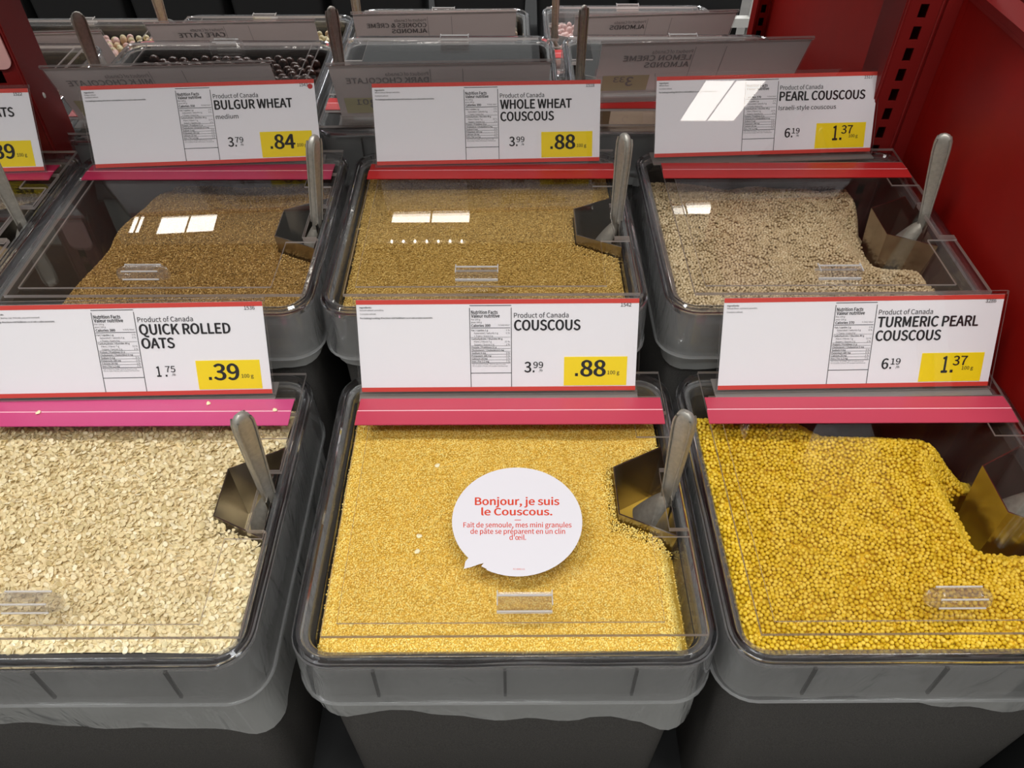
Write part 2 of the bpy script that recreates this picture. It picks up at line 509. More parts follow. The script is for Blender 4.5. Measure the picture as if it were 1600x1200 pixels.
def make_bin(cx, cy, z, rz, label, strip, handle, seed, depth, drop=0.095, extra=None, hx=-0.005, lid_dx=0.0, hy=None):
    b = empty('bulk_bin', (cx, cy, z), rz)
    tag(b, label, 'food bin', 'clear rimmed bulk food bins')
    obj('rim', cached('rim', rim_mesh), b)
    obj('box', cached(('box', depth), lambda: box_mesh(depth)), b)
    obj('liner', liner_mesh(seed), b)
    obj('hanging_bag', bag_mesh(seed, drop, extra or (lambda x, y: 0.0)), b)
    obj('back_plate', cached('plate', plate_mesh), b, (lid_dx, 0, 0))
    l = obj('lid', cached('lid', lid_mesh), b, (lid_dx, 0, 0))
    obj('handle', cached(('handle', handle), lambda: handle_mesh(handle)), l, (hx, LYF + 0.018 if hy is None else hy, 0.0074))
    obj('hinge_strip', cached(('strip', strip), lambda: strip_mesh(strip)), l)
    return b, l

# ------------------------------------------------------------------ scoop pocket and scoop
POCK = [(0.1555, 0.068), (0.105, 0.042), (0.105, -0.014), (0.1555, -0.039)]
POCKX = [(0.175, 0.070), (0.1555, 0.068), (0.105, 0.042), (0.105, -0.014), (0.1555, -0.039), (0.175, -0.041)]
def pocket_mesh():
    mb = MB()
    t = 0.0012
    zt, zb = -0.010, -0.092
    cx, cy = 0.138, 0.014
    def sc(pts, k, d=0.0):
        return [(cx + (x - cx) * k, cy + (y - cy) * k) for x, y in pts]
    o_t, o_b = POCK, sc(POCK, 0.86)
    i_t, i_b = sc(POCK, 0.965), sc(POCK, 0.83)
    A = [(x, y, zt) for x, y in o_t]; B = [(x, y, zb) for x, y in o_b]
    C = [(x, y, zt) for x, y in i_t]; D = [(x, y, zb + 0.0012) for x, y in i_b]
    mb.loft([D, C], 0, sm=False); mb.loft([A, B], 0, sm=False)
    n = 4
    mb.add(C + A, [(i, (i + 1) % n, n + (i + 1) % n, n + i) for i in range(n)], 1)
    mb.add(B, [(3, 2, 1, 0)], 0); mb.add(D, [(0, 1, 2, 3)], 0)
    return mb.mesh('scoop_pocket', ['steel', 'steel'])
def hook_mesh():
    mb = MB()
    mb.box(0.1535, 0.1548, -0.006, 0.034, -0.030, -0.0005)
    return mb.mesh('hook', ['steel'])
def scoop_handle_mesh(a):
    mb = MB(); loops = []
    def ring(z, w_, t_, dx):
        pts = []
        for i in range(16):
            th = 2 * math.pi * i / 16
            ex = math.copysign(abs(math.cos(th)) ** 0.55, math.cos(th)) * w_
            ey = math.copysign(abs(math.sin(th)) ** 0.55, math.sin(th)) * t_
            pts.append((dx + ex * math.cos(a) - ey * math.sin(a), ex * math.sin(a) + ey * math.cos(a), z))
        return pts
    prof = [(-0.018, 0.0062, 0.0042), (0.0, 0.0060, 0.0042), (0.02, 0.0066, 0.0042), (0.06, 0.0084, 0.0042), (0.088, 0.0094, 0.0043),
            (0.098, 0.0092, 0.0043), (0.104, 0.0076, 0.0040), (0.1075, 0.0050, 0.0032), (0.109, 0.0018, 0.0016)]
    for z, w_, t_ in prof:
        loops.append(ring(z, w_, t_, 0.0))
    mb.loft(loops, 0, cap=True)
    # raised lip round the flat face of the handle
    for s in (1, -1):
        lip = []
        for z, w_, t_ in prof[1:-2]:
            for k in (1,):
                lip.append((z, w_))
        for side in (1, -1):
            lp = []
            for z, w_ in lip:
                c = (side * (w_ - 0.0012), s * 0.0044)
                r = 0.0011
                lp.append([((c[0] + r * math.cos(q)) * math.cos(a) - (c[1] + r * math.sin(q)) * math.sin(a),
                            (c[0] + r * math.cos(q)) * math.sin(a) + (c[1] + r * math.sin(q)) * math.cos(a), z) for q in [i * math.pi / 3 for i in range(6)]])
            mb.loft(lp, 0)
    return mb.mesh('scoop_handle', ['cast_aluminium'])
def scoop_pan_mesh():
    """fan shaped pan spreading from the handle down into the pocket"""
    mb = MB(); top = []; bot = []
    for k in range(8):
        t = k / 7
        cx = -0.004 - 0.017 * t
        z = -0.012 - 0.055 * t ** 1.2
        hw = 0.007 + 0.013 * t
        lt = []; lb = []
        for i in range(13):
            q = math.pi * i / 12
            y = hw * math.cos(q) + 0.006 * t
            rise = (0.007 + 0.013 * t) * math.sin(q)
            lt.append((cx - rise * 0.55 + 0.004, y, z + rise))
            lb.append((cx - rise * 0.50 + 0.005, y * 0.93, z + rise * 0.88 - 0.0015))
        top.append(lt); bot.append(lb)
    mb.loft(top, 0, ring=False)
    mb.loft([l[::-1] for l in bot], 0, ring=False)
    for E_ in (0, -1):
        n = 13
        mb.add(top[E_] + bot[E_], [(i, i + 1, n + i + 1, n + i) for i in range(n - 1)], 0)
    return mb.mesh('pan', ['cast_aluminium'])
def make_pocket(cx, cy, z, rz, label, dx=0.0):
    p = empty('scoop_pocket', (cx, cy, z), rz)
    tag(p, label, 'scoop holder', 'steel scoop pockets')
    obj('pocket', cached('pocket', pocket_mesh), p, (dx, 0, 0))
    obj('hook', cached('hook', hook_mesh), p, (dx, 0, 0))
    return p
def make_scoop(cx, cy, z, rz, label, ang, lean=(0, 0), dx=0.0):
    R_ = Matrix.Rotation(rz, 4, 'Z')
    b = R_ @ Vector((0.1530 + dx, 0.006, -0.002))
    s = empty('scoop', (cx + b.x, cy + b.y, z + b.z), rz)
    tag(s, label, 'scoop', 'metal scoops standing in their pockets')
    h = obj('handle', cached(('sh', ang), lambda: scoop_handle_mesh(ang)), s)
    h.rotation_euler = (lean[1], lean[0], 0)
    obj('pan', cached('pan', scoop_pan_mesh), s)
    return s

# ------------------------------------------------------------------ food: a heap surface covered with grains
def in_poly(x, y, poly, grow):
    cx = sum(p[0] for p in poly) / len(poly); cy = sum(p[1] for p in poly) / len(poly)
    n = len(poly); sgn = None
    for i in range(n):
        ax, ay = poly[i]; bx, by = poly[(i + 1) % n]
        L = math.hypot(bx - ax, by - ay)
        dd = ((bx - ax) * (y - ay) - (by - ay) * (x - ax)) / L
        dc = ((bx - ax) * (cy - ay) - (by - ay) * (cx - ax)) / L
        if dd * (1 if dc > 0 else -1) < -grow: return False
    return True
def heap(name, label, cx, cy, z, rz, hf, d, mat, shape, layers=2, hx=0.1535, hy=0.1445, seed=1, cat='food', scl=(0.85, 1.15), pocket=True, jit=0.32, packed=False):
    rnd = random.Random(seed)
    mb = MB()
    N = 44
    vs = []; fs = []
    for j in range(N + 1):
        for i in range(N + 1):
            x = -hx + 2 * hx * i / N; y = -hy + 2 * hy * j / N
            hole = pocket and in_poly(x, y, POCKX, 0.006)
            vs.append((x, y, hf(x, y) - d * (0.9 if packed else 0.45) - (0.06 if hole else 0.0)))
    for j in range(N):
        for i in range(N):
            a = j * (N + 1) + i
            fs.append((a, a + 1, a + N + 2, a + N + 1))
    nb = len(vs)
    rowh = d * 0.866
    if packed:
        for L in range(layers):
            pts = [(rnd.uniform(-hx, hx), rnd.uniform(-hy, hy)) for _ in range(int(4 * hx * hy / (d * d * 0.98)))]
            for it in range(10):
                kd = kdtree.KDTree(len(pts))
                for i, p in enumerate(pts): kd.insert((p[0], p[1], 0), i)
                kd.balance()
                nxt = []
                for i, (x, y) in enumerate(pts):
                    ax = ay = 0.0
                    for co, k, r in kd.find_n((x, y, 0), 7):
                        if k == i or r > d or r < 1e-9: continue
                        ax += (x - co[0]) / r * (d - r); ay += (y - co[1]) / r * (d - r)
                    nxt.append((max(-hx, min(hx, x + ax * 0.32)), max(-hy, min(hy, y + ay * 0.32))))
                pts = nxt
            for x, y in pts:
                if pocket and in_poly(x, y, POCKX, d * 0.45): continue
                e = 0.01
                sl = math.hypot(hf(x + e, y) - hf(x - e, y), hf(x, y + e) - hf(x, y - e)) / (2 * e)
                vs.append((x, y, hf(x, y) - L * d * 0.8 + rnd.uniform(-.16, .16) * d))
                if sl > 0.5:
                    for q in range(int(sl * 1.6)):
                        ax = x + rnd.uniform(-.5, .5) * d; ay = y + rnd.uniform(-.5, .5) * d
                        vs.append((ax, ay, hf(ax, ay) + rnd.uniform(-.2, .15) * d))
        layers = 0
    for L in range(layers):
        j = 0; y = -hy + d * 0.4 + L * d * 0.3
        while y < hy - d * 0.3:
            x = -hx + (d * 0.5 if j % 2 else 0) + d * 0.3 + L * d * 0.33
            while x < hx - d * 0.3:
                px = x + rnd.uniform(-jit, jit) * d; py = y + rnd.uniform(-jit, jit) * d
                if pocket and in_poly(px, py, POCKX, d * 0.35):
                    x += d; continue
                e = 0.012
                sl = math.hypot(hf(px + e, py) - hf(px - e, py), hf(px, py + e) - hf(px, py - e)) / (2 * e)
                vs.append((px, py, hf(px, py) - L * d * 0.42 + rnd.uniform(-jit, jit) * 1.0 * d))
                if sl > 0.6:   # steeper flank needs more grains
                    for q in range(int(sl * 1.3)):
                        ax = px + rnd.uniform(-.5, .5) * d; ay = py + rnd.uniform(-.5, .5) * d
                        vs.append((ax, ay, hf(ax, ay) + rnd.uniform(-.25, .2) * d))
                x += d
            y += rowh; j += 1
    me = bpy.data.meshes.new(name)
    me.from_pydata(vs, [], fs)
    me.materials.append(MATS[mat])
    at = me.attributes.new('grain', 'FLOAT', 'POINT')
    at.data.foreach_set('value', [0.0] * nb + [1.0] * (len(vs) - nb))
    me.polygons.foreach_set('use_smooth', [True] * len(fs))
    o = obj(name, me, None, (cx, cy, z), rz)
    tag(o, label, cat, None, 'stuff')
    ng = bpy.data.node_groups.new('grains', 'GeometryNodeTree')
    ng.interface.new_socket('Geometry', in_out='INPUT', socket_type='NodeSocketGeometry')
    ng.interface.new_socket('Geometry', in_out='OUTPUT', socket_type='NodeSocketGeometry')
    nn = ng.nodes.new; lk = ng.links.new
    gi = nn('NodeGroupInput'); go = nn('NodeGroupOutput')
    na = nn('GeometryNodeInputNamedAttribute'); na.data_type = 'FLOAT'; na.inputs['Name'].default_value = 'grain'
    cmp_ = nn('FunctionNodeCompare'); cmp_.data_type = 'FLOAT'; cmp_.operation = 'GREATER_THAN'; cmp_.inputs[1].default_value = 0.5
    lk(na.outputs[0], cmp_.inputs[0])
    iop = nn('GeometryNodeInstanceOnPoints')
    lk(gi.outputs[0], iop.inputs['Points']); lk(cmp_.outputs[0], iop.inputs['Selection'])
    rr = nn('FunctionNodeRandomValue'); rr.data_type = 'FLOAT_VECTOR'
    tilt = shape.get('tilt', math.pi)
    rr.inputs[0].default_value = (-tilt, -tilt, 0); rr.inputs[1].default_value = (tilt, tilt, 6.283)
    lk(rr.outputs[0], iop.inputs['Rotation'])
    rs = nn('FunctionNodeRandomValue'); rs.data_type = 'FLOAT'
    rs.inputs[2].default_value = scl[0]; rs.inputs[3].default_value = scl[1]; rs.inputs['Seed'].default_value = 7
    lk(rs.outputs[1], iop.inputs['Scale'])
    sp = nn('GeometryNodeMeshIcoSphere'); sp.inputs['Radius'].default_value = d * 0.5
    sp.inputs['Subdivisions'].default_value = shape.get('sub', 2)
    tr = nn('GeometryNodeTransform'); tr.inputs['Scale'].default_value = shape.get('scale', (1, 1, 1))
    lk(sp.outputs[0], tr.inputs[0])
    sm = nn('GeometryNodeSetShadeSmooth'); sm.inputs['Shade Smooth'].default_value = shape.get('smooth', True)
    lk(tr.outputs[0], sm.inputs[0])
    last = sm
    if shape.get('bend'):
        # curl the flake: lift its rim by the square of the distance along x, notch from y
        pos = nn('GeometryNodeInputPosition'); sx = nn('ShaderNodeSeparateXYZ'); lk(pos.outputs[0], sx.inputs[0])
        m1 = nn('ShaderNodeMath'); m1.operation = 'MULTIPLY'; lk(sx.outputs[0], m1.inputs[0]); lk(sx.outputs[0], m1.inputs[1])
        m2 = nn('ShaderNodeMath'); m2.operation = 'MULTIPLY'; lk(m1.outputs[0], m2.inputs[0]); m2.inputs[1].default_value = shape['bend'] / d
        cb = nn('ShaderNodeCombineXYZ'); lk(m2.outputs[0], cb.inputs[2])
        spn = nn('GeometryNodeSetPosition'); lk(last.outputs[0], spn.inputs[0]); lk(cb.outputs[0], spn.inputs['Offset'])
        last = spn
    mt = nn('GeometryNodeSetMaterial'); mt.inputs['Material'].default_value = MATS[mat]
    lk(last.outputs[0], mt.inputs[0])
    lk(mt.outputs[0], iop.inputs['Instance'])
    jn = nn('GeometryNodeJoinGeometry')
    lk(iop.outputs[0], jn.inputs[0]); lk(gi.outputs[0], jn.inputs[0])
    lk(jn.outputs[0], go.inputs[0])
    md = o.modifiers.new('grains', 'NODES'); md.node_group = ng
    return o

# ------------------------------------------------------------------ price signs
SW, SH, TILT = 0.280, 0.096, math.radians(26)
def signT(u, v, off):
    """u along the sign, v up its face, off out of the face (towards the shopper)"""
    x = u - SW / 2
    return (x, v * math.sin(TILT) - off * math.cos(TILT), v * math.cos(TILT) + off * math.sin(TILT))
def backT(u, v, off):
    x = u - SW / 2
    off = -off - 0.0008
    return (x, v * math.sin(TILT) - off * math.cos(TILT), v * math.cos(TILT) + off * math.sin(TILT))
def slab(mb, u0, u1, v0, v1, o0, o1, mi, side=None):
    c = [(u0, v0), (u1, v0), (u1, v1), (u0, v1)]
    vs = [signT(u, v, o0) for u, v in c] + [signT(u, v, o1) for u, v in c]
    mb.add(vs, [(3, 2, 1, 0), (4, 5, 6, 7)], mi)
    mb.add(vs, [(0, 1, 5, 4), (1, 2, 6, 5), (2, 3, 7, 6), (3, 0, 4, 7)], mi if side is None else side)
def holder_mesh():
    mb = MB()
    slab(mb, -0.0025, SW + 0.0025, -0.003, SH + 0.004, 0.0006, 0.0018, 0, 1)       # clear face sheet
    slab(mb, -0.0025, SW + 0.0025, SH + 0.0005, SH + 0.004, -0.0016, 0.0004, 0, 1)   # folded top lip
    slab(mb, -0.0025, SW + 0.0025, -0.003, -0.0005, -0.0016, 0.0004, 0, 1)
    x = SW / 2 + 0.0025
    mb.box(-x, x, -0.010, 0.020, -0.0052, -0.0036, 1)                                  # foot on the back plate
    return mb.mesh('holder', ['sign_sheet', 'sign_edge'])
NUTR = [('Fat / Lipides 1 g', '1 %', 1), ('   Saturated / satur\u00e9s 0 g', '0 %', 0), ('   + Trans / trans 0 g', '', 0), ('Carbohydrate / Glucides 80 g', '', 1),
        ('   Fibre / Fibres 7 g', '11 %', 0), ('   Sugars / Sucres 2 g', '2 %', 0), ('Protein / Prot\u00e9ines 11 g', '', 1), ('Cholesterol / Cholest\u00e9rol 0 mg', '', 1),
        ('Sodium 0 mg', '0 %', 1), ('Potassium 180 mg', '5 %', 1), ('Calcium 20 mg', '1 %', 1), ('Iron / Fer 1.2 mg', '7 %', 1)]
def fu(px): return (px - 560.0) / 433.0 * SW
def fv(py): return (612.0 - py) / 138.0 * SH
def card_mesh(s):
    mb = MB()
    slab(mb, 0, SW, 0, SH, -0.0006, 0.0, 0)
    T = signT
    put_rect(mb, T, 0, SW, SH - 0.0046, SH, 1); put_rect(mb, T, 0, SW, 0, 0.0046, 1)
    # nutrition panel
    nu0, nu1 = fu(733), fu(797)
    lw = 0.00035
    for u in (nu0, nu1):
        put_rect(mb, T, u - lw, u + lw, 0.0046, SH - 0.0085, 3)
    for v in (fv(483), fv(584)):
        put_rect(mb, T, nu0, nu1, v - lw, v + lw, 3)
    if s.get('small', True):
        put_text(mb, T, 'Nutrition Facts', nu0 + 0.0014, fv(495), 0.0034, 2, bold=0.03, res=1, width=0.0265)
        put_text(mb, T, 'Valeur nutritive', nu0 + 0.0014, fv(500.5), 0.0034, 2, bold=0.03, res=1, width=0.0285)
        put_text(mb, T, 'Per 100 g', nu0 + 0.0014, fv(504.5), 0.0016, 3, res=1)
        put_text(mb, T, 'pour 100 g', nu0 + 0.0014, fv(508.5), 0.0016, 3, res=1)
        put_text(mb, T, 'Calories ' + s.get('cal', '390'), nu0 + 0.0014, fv(514), 0.0025, 2, bold=0.03, res=1)
        put_text(mb, T, '% Daily Value*', nu1 - 0.0014, fv(512.5), 0.0013, 3, anchor='r', res=1)
        put_rect(mb, T, nu0 + 0.001, nu1 - 0.001, fv(516.2), fv(515.4), 2)
        v = 520.5
        for a, b, rule in NUTR:
            if rule and v > 521:
                put_rect(mb, T, nu0 + 0.001, nu1 - 0.001, fv(v - 3.3), fv(v - 3.7), 3)
            put_text(mb, T, a.strip(), nu0 + (0.004 if a[0] == ' ' else 0.0014), fv(v), 0.0017, 2 if rule else 3, bold=0.012 if rule else 0, res=1)
            if b: put_text(mb, T, b, nu1 - 0.0016, fv(v), 0.0017, 3, anchor='r', res=1)
            v += 4.25
        put_rect(mb, T, nu0 + 0.001, nu1 - 0.001, fv(v - 2.6), fv(v - 3.4), 2)
        put_text(mb, T, '*5% or less is a little, 15% or more is a lot', nu0 + 0.0014, fv(v), 0.0011, 3, res=1, width=0.034)
        put_text(mb, T, "*5% ou moins c'est peu, 15% ou plus c'est beaucoup", nu0 + 0.0014, fv(v + 2.6), 0.0011, 3, res=1, width=0.036)
        for txt, py, b in s.get('ing', []):
            put_text(mb, T, txt, fu(s.get('ingx', 565)), fv(py), 0.0016, 2 if b else 3, bold=b, res=1)
    hx = fu(801)
    put_text(mb, T, 'Product of Canada', hx, fv(501), 0.0049, 3, width=0.0545, bold=0.008)
    put_text(mb, T, s['no'], fu(981), fv(485.5), 0.0036, 3, anchor='r', bold=0.01)
    v = 519.5
    for txt, wf in s['title']:
        put_text(mb, T, txt, hx, fv(v), 0.0104, 2, width=wf * SW, bold=0.040)
        v += 20.5
    if s.get('sub'):
        put_text(mb, T, s['sub'][0], hx, fv(v - 4.5), 0.0050, 3, width=s['sub'][1] * SW, bold=0.01)
    # shelf price with raised cents
    d, c = s['price']
    u = fu(817)
    put_text(mb, T, d, u, fv(583), 0.0108, 2, bold=0.026, width=0.0072 if d != '1' else 0.0046)
    put_rect(mb, T, u + 0.0086, u + 0.0104, fv(583.4), fv(580.4), 2)
    put_text(mb, T, c, u + 0.0092, fv(576.5), 0.0064, 2, bold=0.012, width=0.0100)
    put_text(mb, T, '/lb', u + 0.0150, fv(582), 0.0022, 3, bold=0.01)
    if s.get('dot'):
        n = 20
        mb.add([signT(SW - 0.0052 + 0.0031 * math.cos(2 * math.pi * i / n), SH - 0.0082 + 0.0031 * math.sin(2 * math.pi * i / n), 0.0003) for i in range(n)], [tuple(range(n))], 5)
    return mb.mesh('card', ['card_white', 'card_red', 'ink', 'ink_grey', 'ink_faint', 'strip_red'])
def price_mesh(s):
    mb = MB(); T = signT
    u0, u1, v0, v1 = fu(879.5), fu(978.5), fv(604), fv(560)
    slab(mb, u0, u1, v0, v1, 0.0, 0.00035, 0)
    d, c = s['unit']
    if d == '':
        put_rect(mb, T, fu(897), fu(897) + 0.0030, fv(589.5), fv(585), 1, 0.0005)
        put_text(mb, T, c, fu(905), fv(589.5), 0.0166, 1, bold=0.034, width=0.0262, off=0.0005)
        put_text(mb, T, '100 g', fu(948), fv(587), 0.0038, 1, width=0.0122, bold=0.012, off=0.0005)
    else:
        put_text(mb, T, d, fu(913), fv(590), 0.0172, 1, bold=0.034, width=0.0068, off=0.0005)
        put_rect(mb, T, fu(927.5), fu(927.5) + 0.0030, fv(590.3), fv(586), 1, 0.0005)
        put_text(mb, T, c, fu(930), fv(579), 0.0098, 1, bold=0.02, width=0.0148, off=0.0005)
        put_text(mb, T, '100 g', fu(946), fv(586), 0.0036, 1, width=0.0118, bold=0.012, off=0.0005)
    return mb.mesh('price_label', ['label_yellow', 'ink'])
def make_sign(s, bl, br, label, z):
    """front row signs: bottom corners given on the bin's back plate"""
    a = P(*bl, z); b = P(*br, z)
    if 'only_right' in s:
        d = (b - a).normalized(); a = b - d * SW
    c = (a + b) / 2
    rz = math.atan2(b.y - a.y, b.x - a.x)
    e = empty('price_sign', (c.x, c.y, z + 0.0006), rz)
    tag(e, label, 'price sign', 'price signs standing behind the lids')
    obj('holder', cached('holder', holder_mesh), e)
    obj('card', card_mesh(s), e)
    obj('price_label', price_mesh(s), e)
    return e
def back_card_mesh(s):
    mb = MB()
    slab(mb, 0, SW, 0, SH, -0.0006, 0.0, 0)
    put_rect(mb, signT, 0, SW, SH - 0.0046, SH, 1); put_rect(mb, signT, 0, SW, 0, 0.0046, 1)
    put_rect(mb, signT, fu(879), fu(979), fv(604), fv(560), 3)
    v = 519.5
    put_text(mb, signT, 'Product of Canada', fu(801), fv(501), 0.0062, 2, width=0.0545)
    for txt, wf in s['title']:
        put_text(mb, signT, txt, fu(801), fv(v), 0.0098, 2, width=wf * SW, bold=0.032); v += 19
    # faint ink on the back stands in for backlit print, read backwards from behind
    def T(u, v_, off): return backT(u, v_, 0.0002 + off)
    def flip(f0, f1, txt, py, h, mi, width, bold=0.0):
        vs, fs = text_geo(txt, bold, 2)
        x0 = min(p[0] for p in vs); x1 = max(p[0] for p in vs)
        k = width / (x1 - x0); sc_ = h / CAP
        mb.add([T(f0 + (a - x0) * k, fv(py) + b * sc_, c_) for a, b, c_ in vs], [tuple(reversed(f)) for f in fs], mi)
    v = 519.5
    flip(fu(801), 0, 'Product of Canada', 501, 0.0062, 4, 0.0545)
    for txt, wf in s['title']:
        flip(fu(801), 0, txt, v, 0.0098, 4, wf * SW, 0.025); v += 19
    q = [(fu(879), fv(604)), (fu(979), fv(604)), (fu(979), fv(560)), (fu(879), fv(560))]
    mb.add([backT(a, b, 0.0001) for a, b in q], [(3, 2, 1, 0)], 5)
    for u in (fu(733), fu(797)):
        mb.add([backT(a, b, 0.0002) for a, b in ((u - .0003, .006), (u + .0003, .006), (u + .0003, SH - .008), (u - .0003, SH - .008))], [(3, 2, 1, 0)], 4)
    if s.get('unit'):
        d, c = s['unit']
        flip(fu(905) if d == '' else fu(911), 0, c if d == '' else d, 590, 0.0175, 4, 0.026 if d == '' else 0.011, 0.03)
        if d: flip(fu(930), 0, c, 579, 0.0105, 4, 0.0165, 0.012)
    return mb.mesh('card', ['card_back', 'card_red', 'ink', 'label_yellow', 'ink_faint', 'label_ghost'])
def make_back_sign(s, tl, tr, label, ztop, rim):
    """signs of the far side, seen from behind: top corners given"""
    a = P(*tl, ztop); b = P(*tr, ztop)
    if s.get('only_right'):
        a = b - (b - a).normalized() * SW
    c = (a + b) / 2
    rz = math.atan2(b.y - a.y, b.x - a.x) + math.pi
    dz = SH * math.cos(TILT); dy = SH * math.sin(TILT)
    off = Matrix.Rotation(rz, 4, 'Z') @ Vector((0, -dy, 0))
    zb = max(rim + 0.0066, ztop - dz)
    e = empty('price_sign', (c.x + off.x, c.y + off.y, zb), rz)
    tag(e, label, 'price sign', 'price signs of the far side, seen from behind')
    obj('holder', cached('holder', holder_mesh), e)
    obj('card', back_card_mesh(s), e)
    return e

# ================================================================== THE SETTING
def struct(name, mb, mats, loc=(0, 0, 0)):
    o = obj(name, mb.mesh(name, mats), None, loc)
    o['kind'] = 'structure'
    return o
mb = MB(); mb.box(-5, 5, -6.5, 7, -0.05, 0.0); struct('floor', mb, ['floor_tile'])
mb = MB(); mb.box(-5, 5, -6.5, 7, 4.06, 4.10); struct('ceiling', mb, ['white_metal'])

Z1, Z2, Z4 = 0.90, 0.97, 0.88
D1, D2 = 0.36, 0.36
# stepped gondola decks, low front of each tier
mb = MB()
XD0, XD1 = -1.6, 0.516
mb.box(XD0, XD1, 0.25, 0.62, 0.0, Z1 - D1 - 0.001)
mb.box(XD0, XD1, 0.6215, 1.342, 0.0, Z2 - D2 - 0.001)
mb.box(XD0, XD1, 1.3425, 1.76, 0.0, Z4 - D1 - 0.001)
mb.box(0.5275, 0.560, 0.20, 1.70, 0.0, 0.795)
g = obj('shelf_base', mb.mesh('shelf_base', ['black_deck']))
tag(g, 'black stepped base that carries all four tiers of bins', 'shelf')

# red end panel on the right with folded edge and slotted upright
ep = empty('end_panel', (0.54, 0.9, 0.0))
tag(ep, 'big red metal end panel on the right, with slotted uprights', 'panel')
def local(mb, o): 
    mb.v = [(x - o[0], y - o[1], z - o[2]) for x, y, z in mb.v]; return mb
mb = MB(); mb.box(0.526, 0.546, 0.46, 0.945, 0.86, 1.168); mb.box(0.526, 0.546, 0.9455, 0.985, 0.86, 2.0); obj('near_sheet', local(mb, (0.54, 0.9, 0)).mesh('near_sheet', ['red_metal']), ep)
mb = MB(); mb.box(0.526, 0.546, 0.9855, 1.655, 0.80, 2.0); obj('far_sheet', local(mb, (0.54, 0.9, 0)).mesh('far_sheet', ['red_metal']), ep)
mb = MB(); mb.box(0.5235, 0.560, 0.46, 0.945, 1.1685, 1.176); mb.box(0.5235, 0.5258, 0.46, 0.945, 1.164, 1.1684)
obj('top_fold', local(mb, (0.54, 0.9, 0)).mesh('top_fold', ['red_post']), ep)
mb = MB(); mb.box(0.0, 0.02, -0.5, 0.65, 0.0, 1.2)
o = obj('side_sheet', mb.mesh('side_sheet', ['red_post']), None, (0.80, 1.05, 0.80)); tag(o, 'second red metal sheet seen above the top fold of the end panel', 'panel')
def upright_mesh(x0, x1, y0, y1, z0, z1, sx0=None, sx1=None, holes=False):
    """folded sheet channel; the front web is pierced with a column of slots one inch apart"""
    mb = MB()
    if sx0 is None: sx0 = (x0 + x1) / 2 - 0.005; sx1 = sx0 + 0.010
    t = 0.002
    mb.box(x0, sx0, y0, y0 + t, z0, z1, 0); mb.box(sx1, x1, y0, y0 + t, z0, z1, 0)
    z = z0
    while z < z1:
        mb.box(sx0, sx1, y0, y0 + t, z, min(z1, z + 0.0095), 0); z += 0.0254
    mb.box(x0, x0 + t, y0 + t, y1, z0, z1, 0); mb.box(x1 - t, x1, y0 + t, y1, z0, z1, 0)
    mb.box(x0 + t, x1 - t, y1 - 0.004, y1 - 0.002, z0, z1, 1)  # near-black sheet imitates the shade inside the slots
    mb.box(x0 + t, x1 - t, y1 - t, y1, z0, z1, 0)
    # bent bead down both edges of the web
    for x in (x0 + 0.003, x1 - 0.003):
        mb.loft([[(x + 0.0018 * math.cos(q), y0 - 0.0002 + 0.0018 * math.sin(q), zz) for q in [i * math.pi / 4 for i in range(8)]] for zz in (z0, z1)], 0)
    return mb
mb = upright_mesh(0.462, 0.5085, 0.9605, 1.0195, 0.62, 2.0)
obj('slotted_upright', local(mb, (0.54, 0.9, 0)).mesh('slotted_upright', ['red_post', 'slot_shade']), ep)
mb = MB(); mb.box(0.5086, 0.5256, 0.957, 1.02, 0.62, 2.0); obj('edge_fold', local(mb, (0.54, 0.9, 0)).mesh('edge_fold', ['red_post']), ep)
mb = upright_mesh(0.500, 0.528, 1.656, 1.690, 0.5, 2.0)
obj('slotted_upright', local(mb, (0.54, 0.9, 0)).mesh('slotted_upright', ['red_metal', 'slot_shade']), ep)

# left upright standing between the tiers
lu = empty('slotted_post', (-0.617, 0.99, 0.0))
tag(lu, 'dark red slotted upright post at the left, rising between the bin tiers', 'post')
mb = upright_mesh(-0.646, -0.594, 0.9605, 1.0195, 0.62, 2.0, -0.628, -0.618)
obj('channel', local(mb, (-0.617, 0.99, 0)).mesh('channel', ['red_post', 'slot_shade']), lu)
for zz in (1.035, 1.215):
    mb = MB()
    mb.loft([[(-0.594 + dx, 0.985 + r * math.cos(q), zz + 1.7 * r * math.sin(q)) for q in [i * math.pi / 5 for i in range(10)]] for dx, r in ((0.0, 0.0024), (0.001, 0.0020))], 0, cap=True)
    obj('lit_hole', local(mb, (-0.617, 0.99, 0)).mesh('lit_hole', ['white_metal']), lu)  # pale stud stands in for a hole with light seen through

mb = MB()
mb.loft([rrect(0.017, 0.027, 0.012, 0.0), rrect(0.017, 0.027, 0.012, 0.002)], 0, cap=True, sm=False)
mb.v = [(x, -z, y) for x, y, z in mb.v]
o = obj('plastic_tag', mb.mesh('plastic_tag', ['pink_plastic']), None, (-0.6160, 0.9580, 1.108))
tag(o, 'pale pink plastic tag with rounded corners on the dark red post, at the left edge', 'tag')

# upper shelf over the middle of the gondola (above the frame, shades the rear tiers)
us = empty('upper_shelf', (-0.4, 1.11, 1.5))
tag(us, 'red upper shelf carried by the uprights above the rear bins', 'shelf')
mb = MB(); mb.box(-1.2, 0.86, -0.36, 0.38, 0.0, 0.03); obj('deck', mb.mesh('deck', ['red_post']), us)
mb = MB(); mb.box(-1.2, 0.86, -0.375, -0.361, -0.012, 0.05); obj('front_lip', mb.mesh('front_lip', ['red_metal']), us)

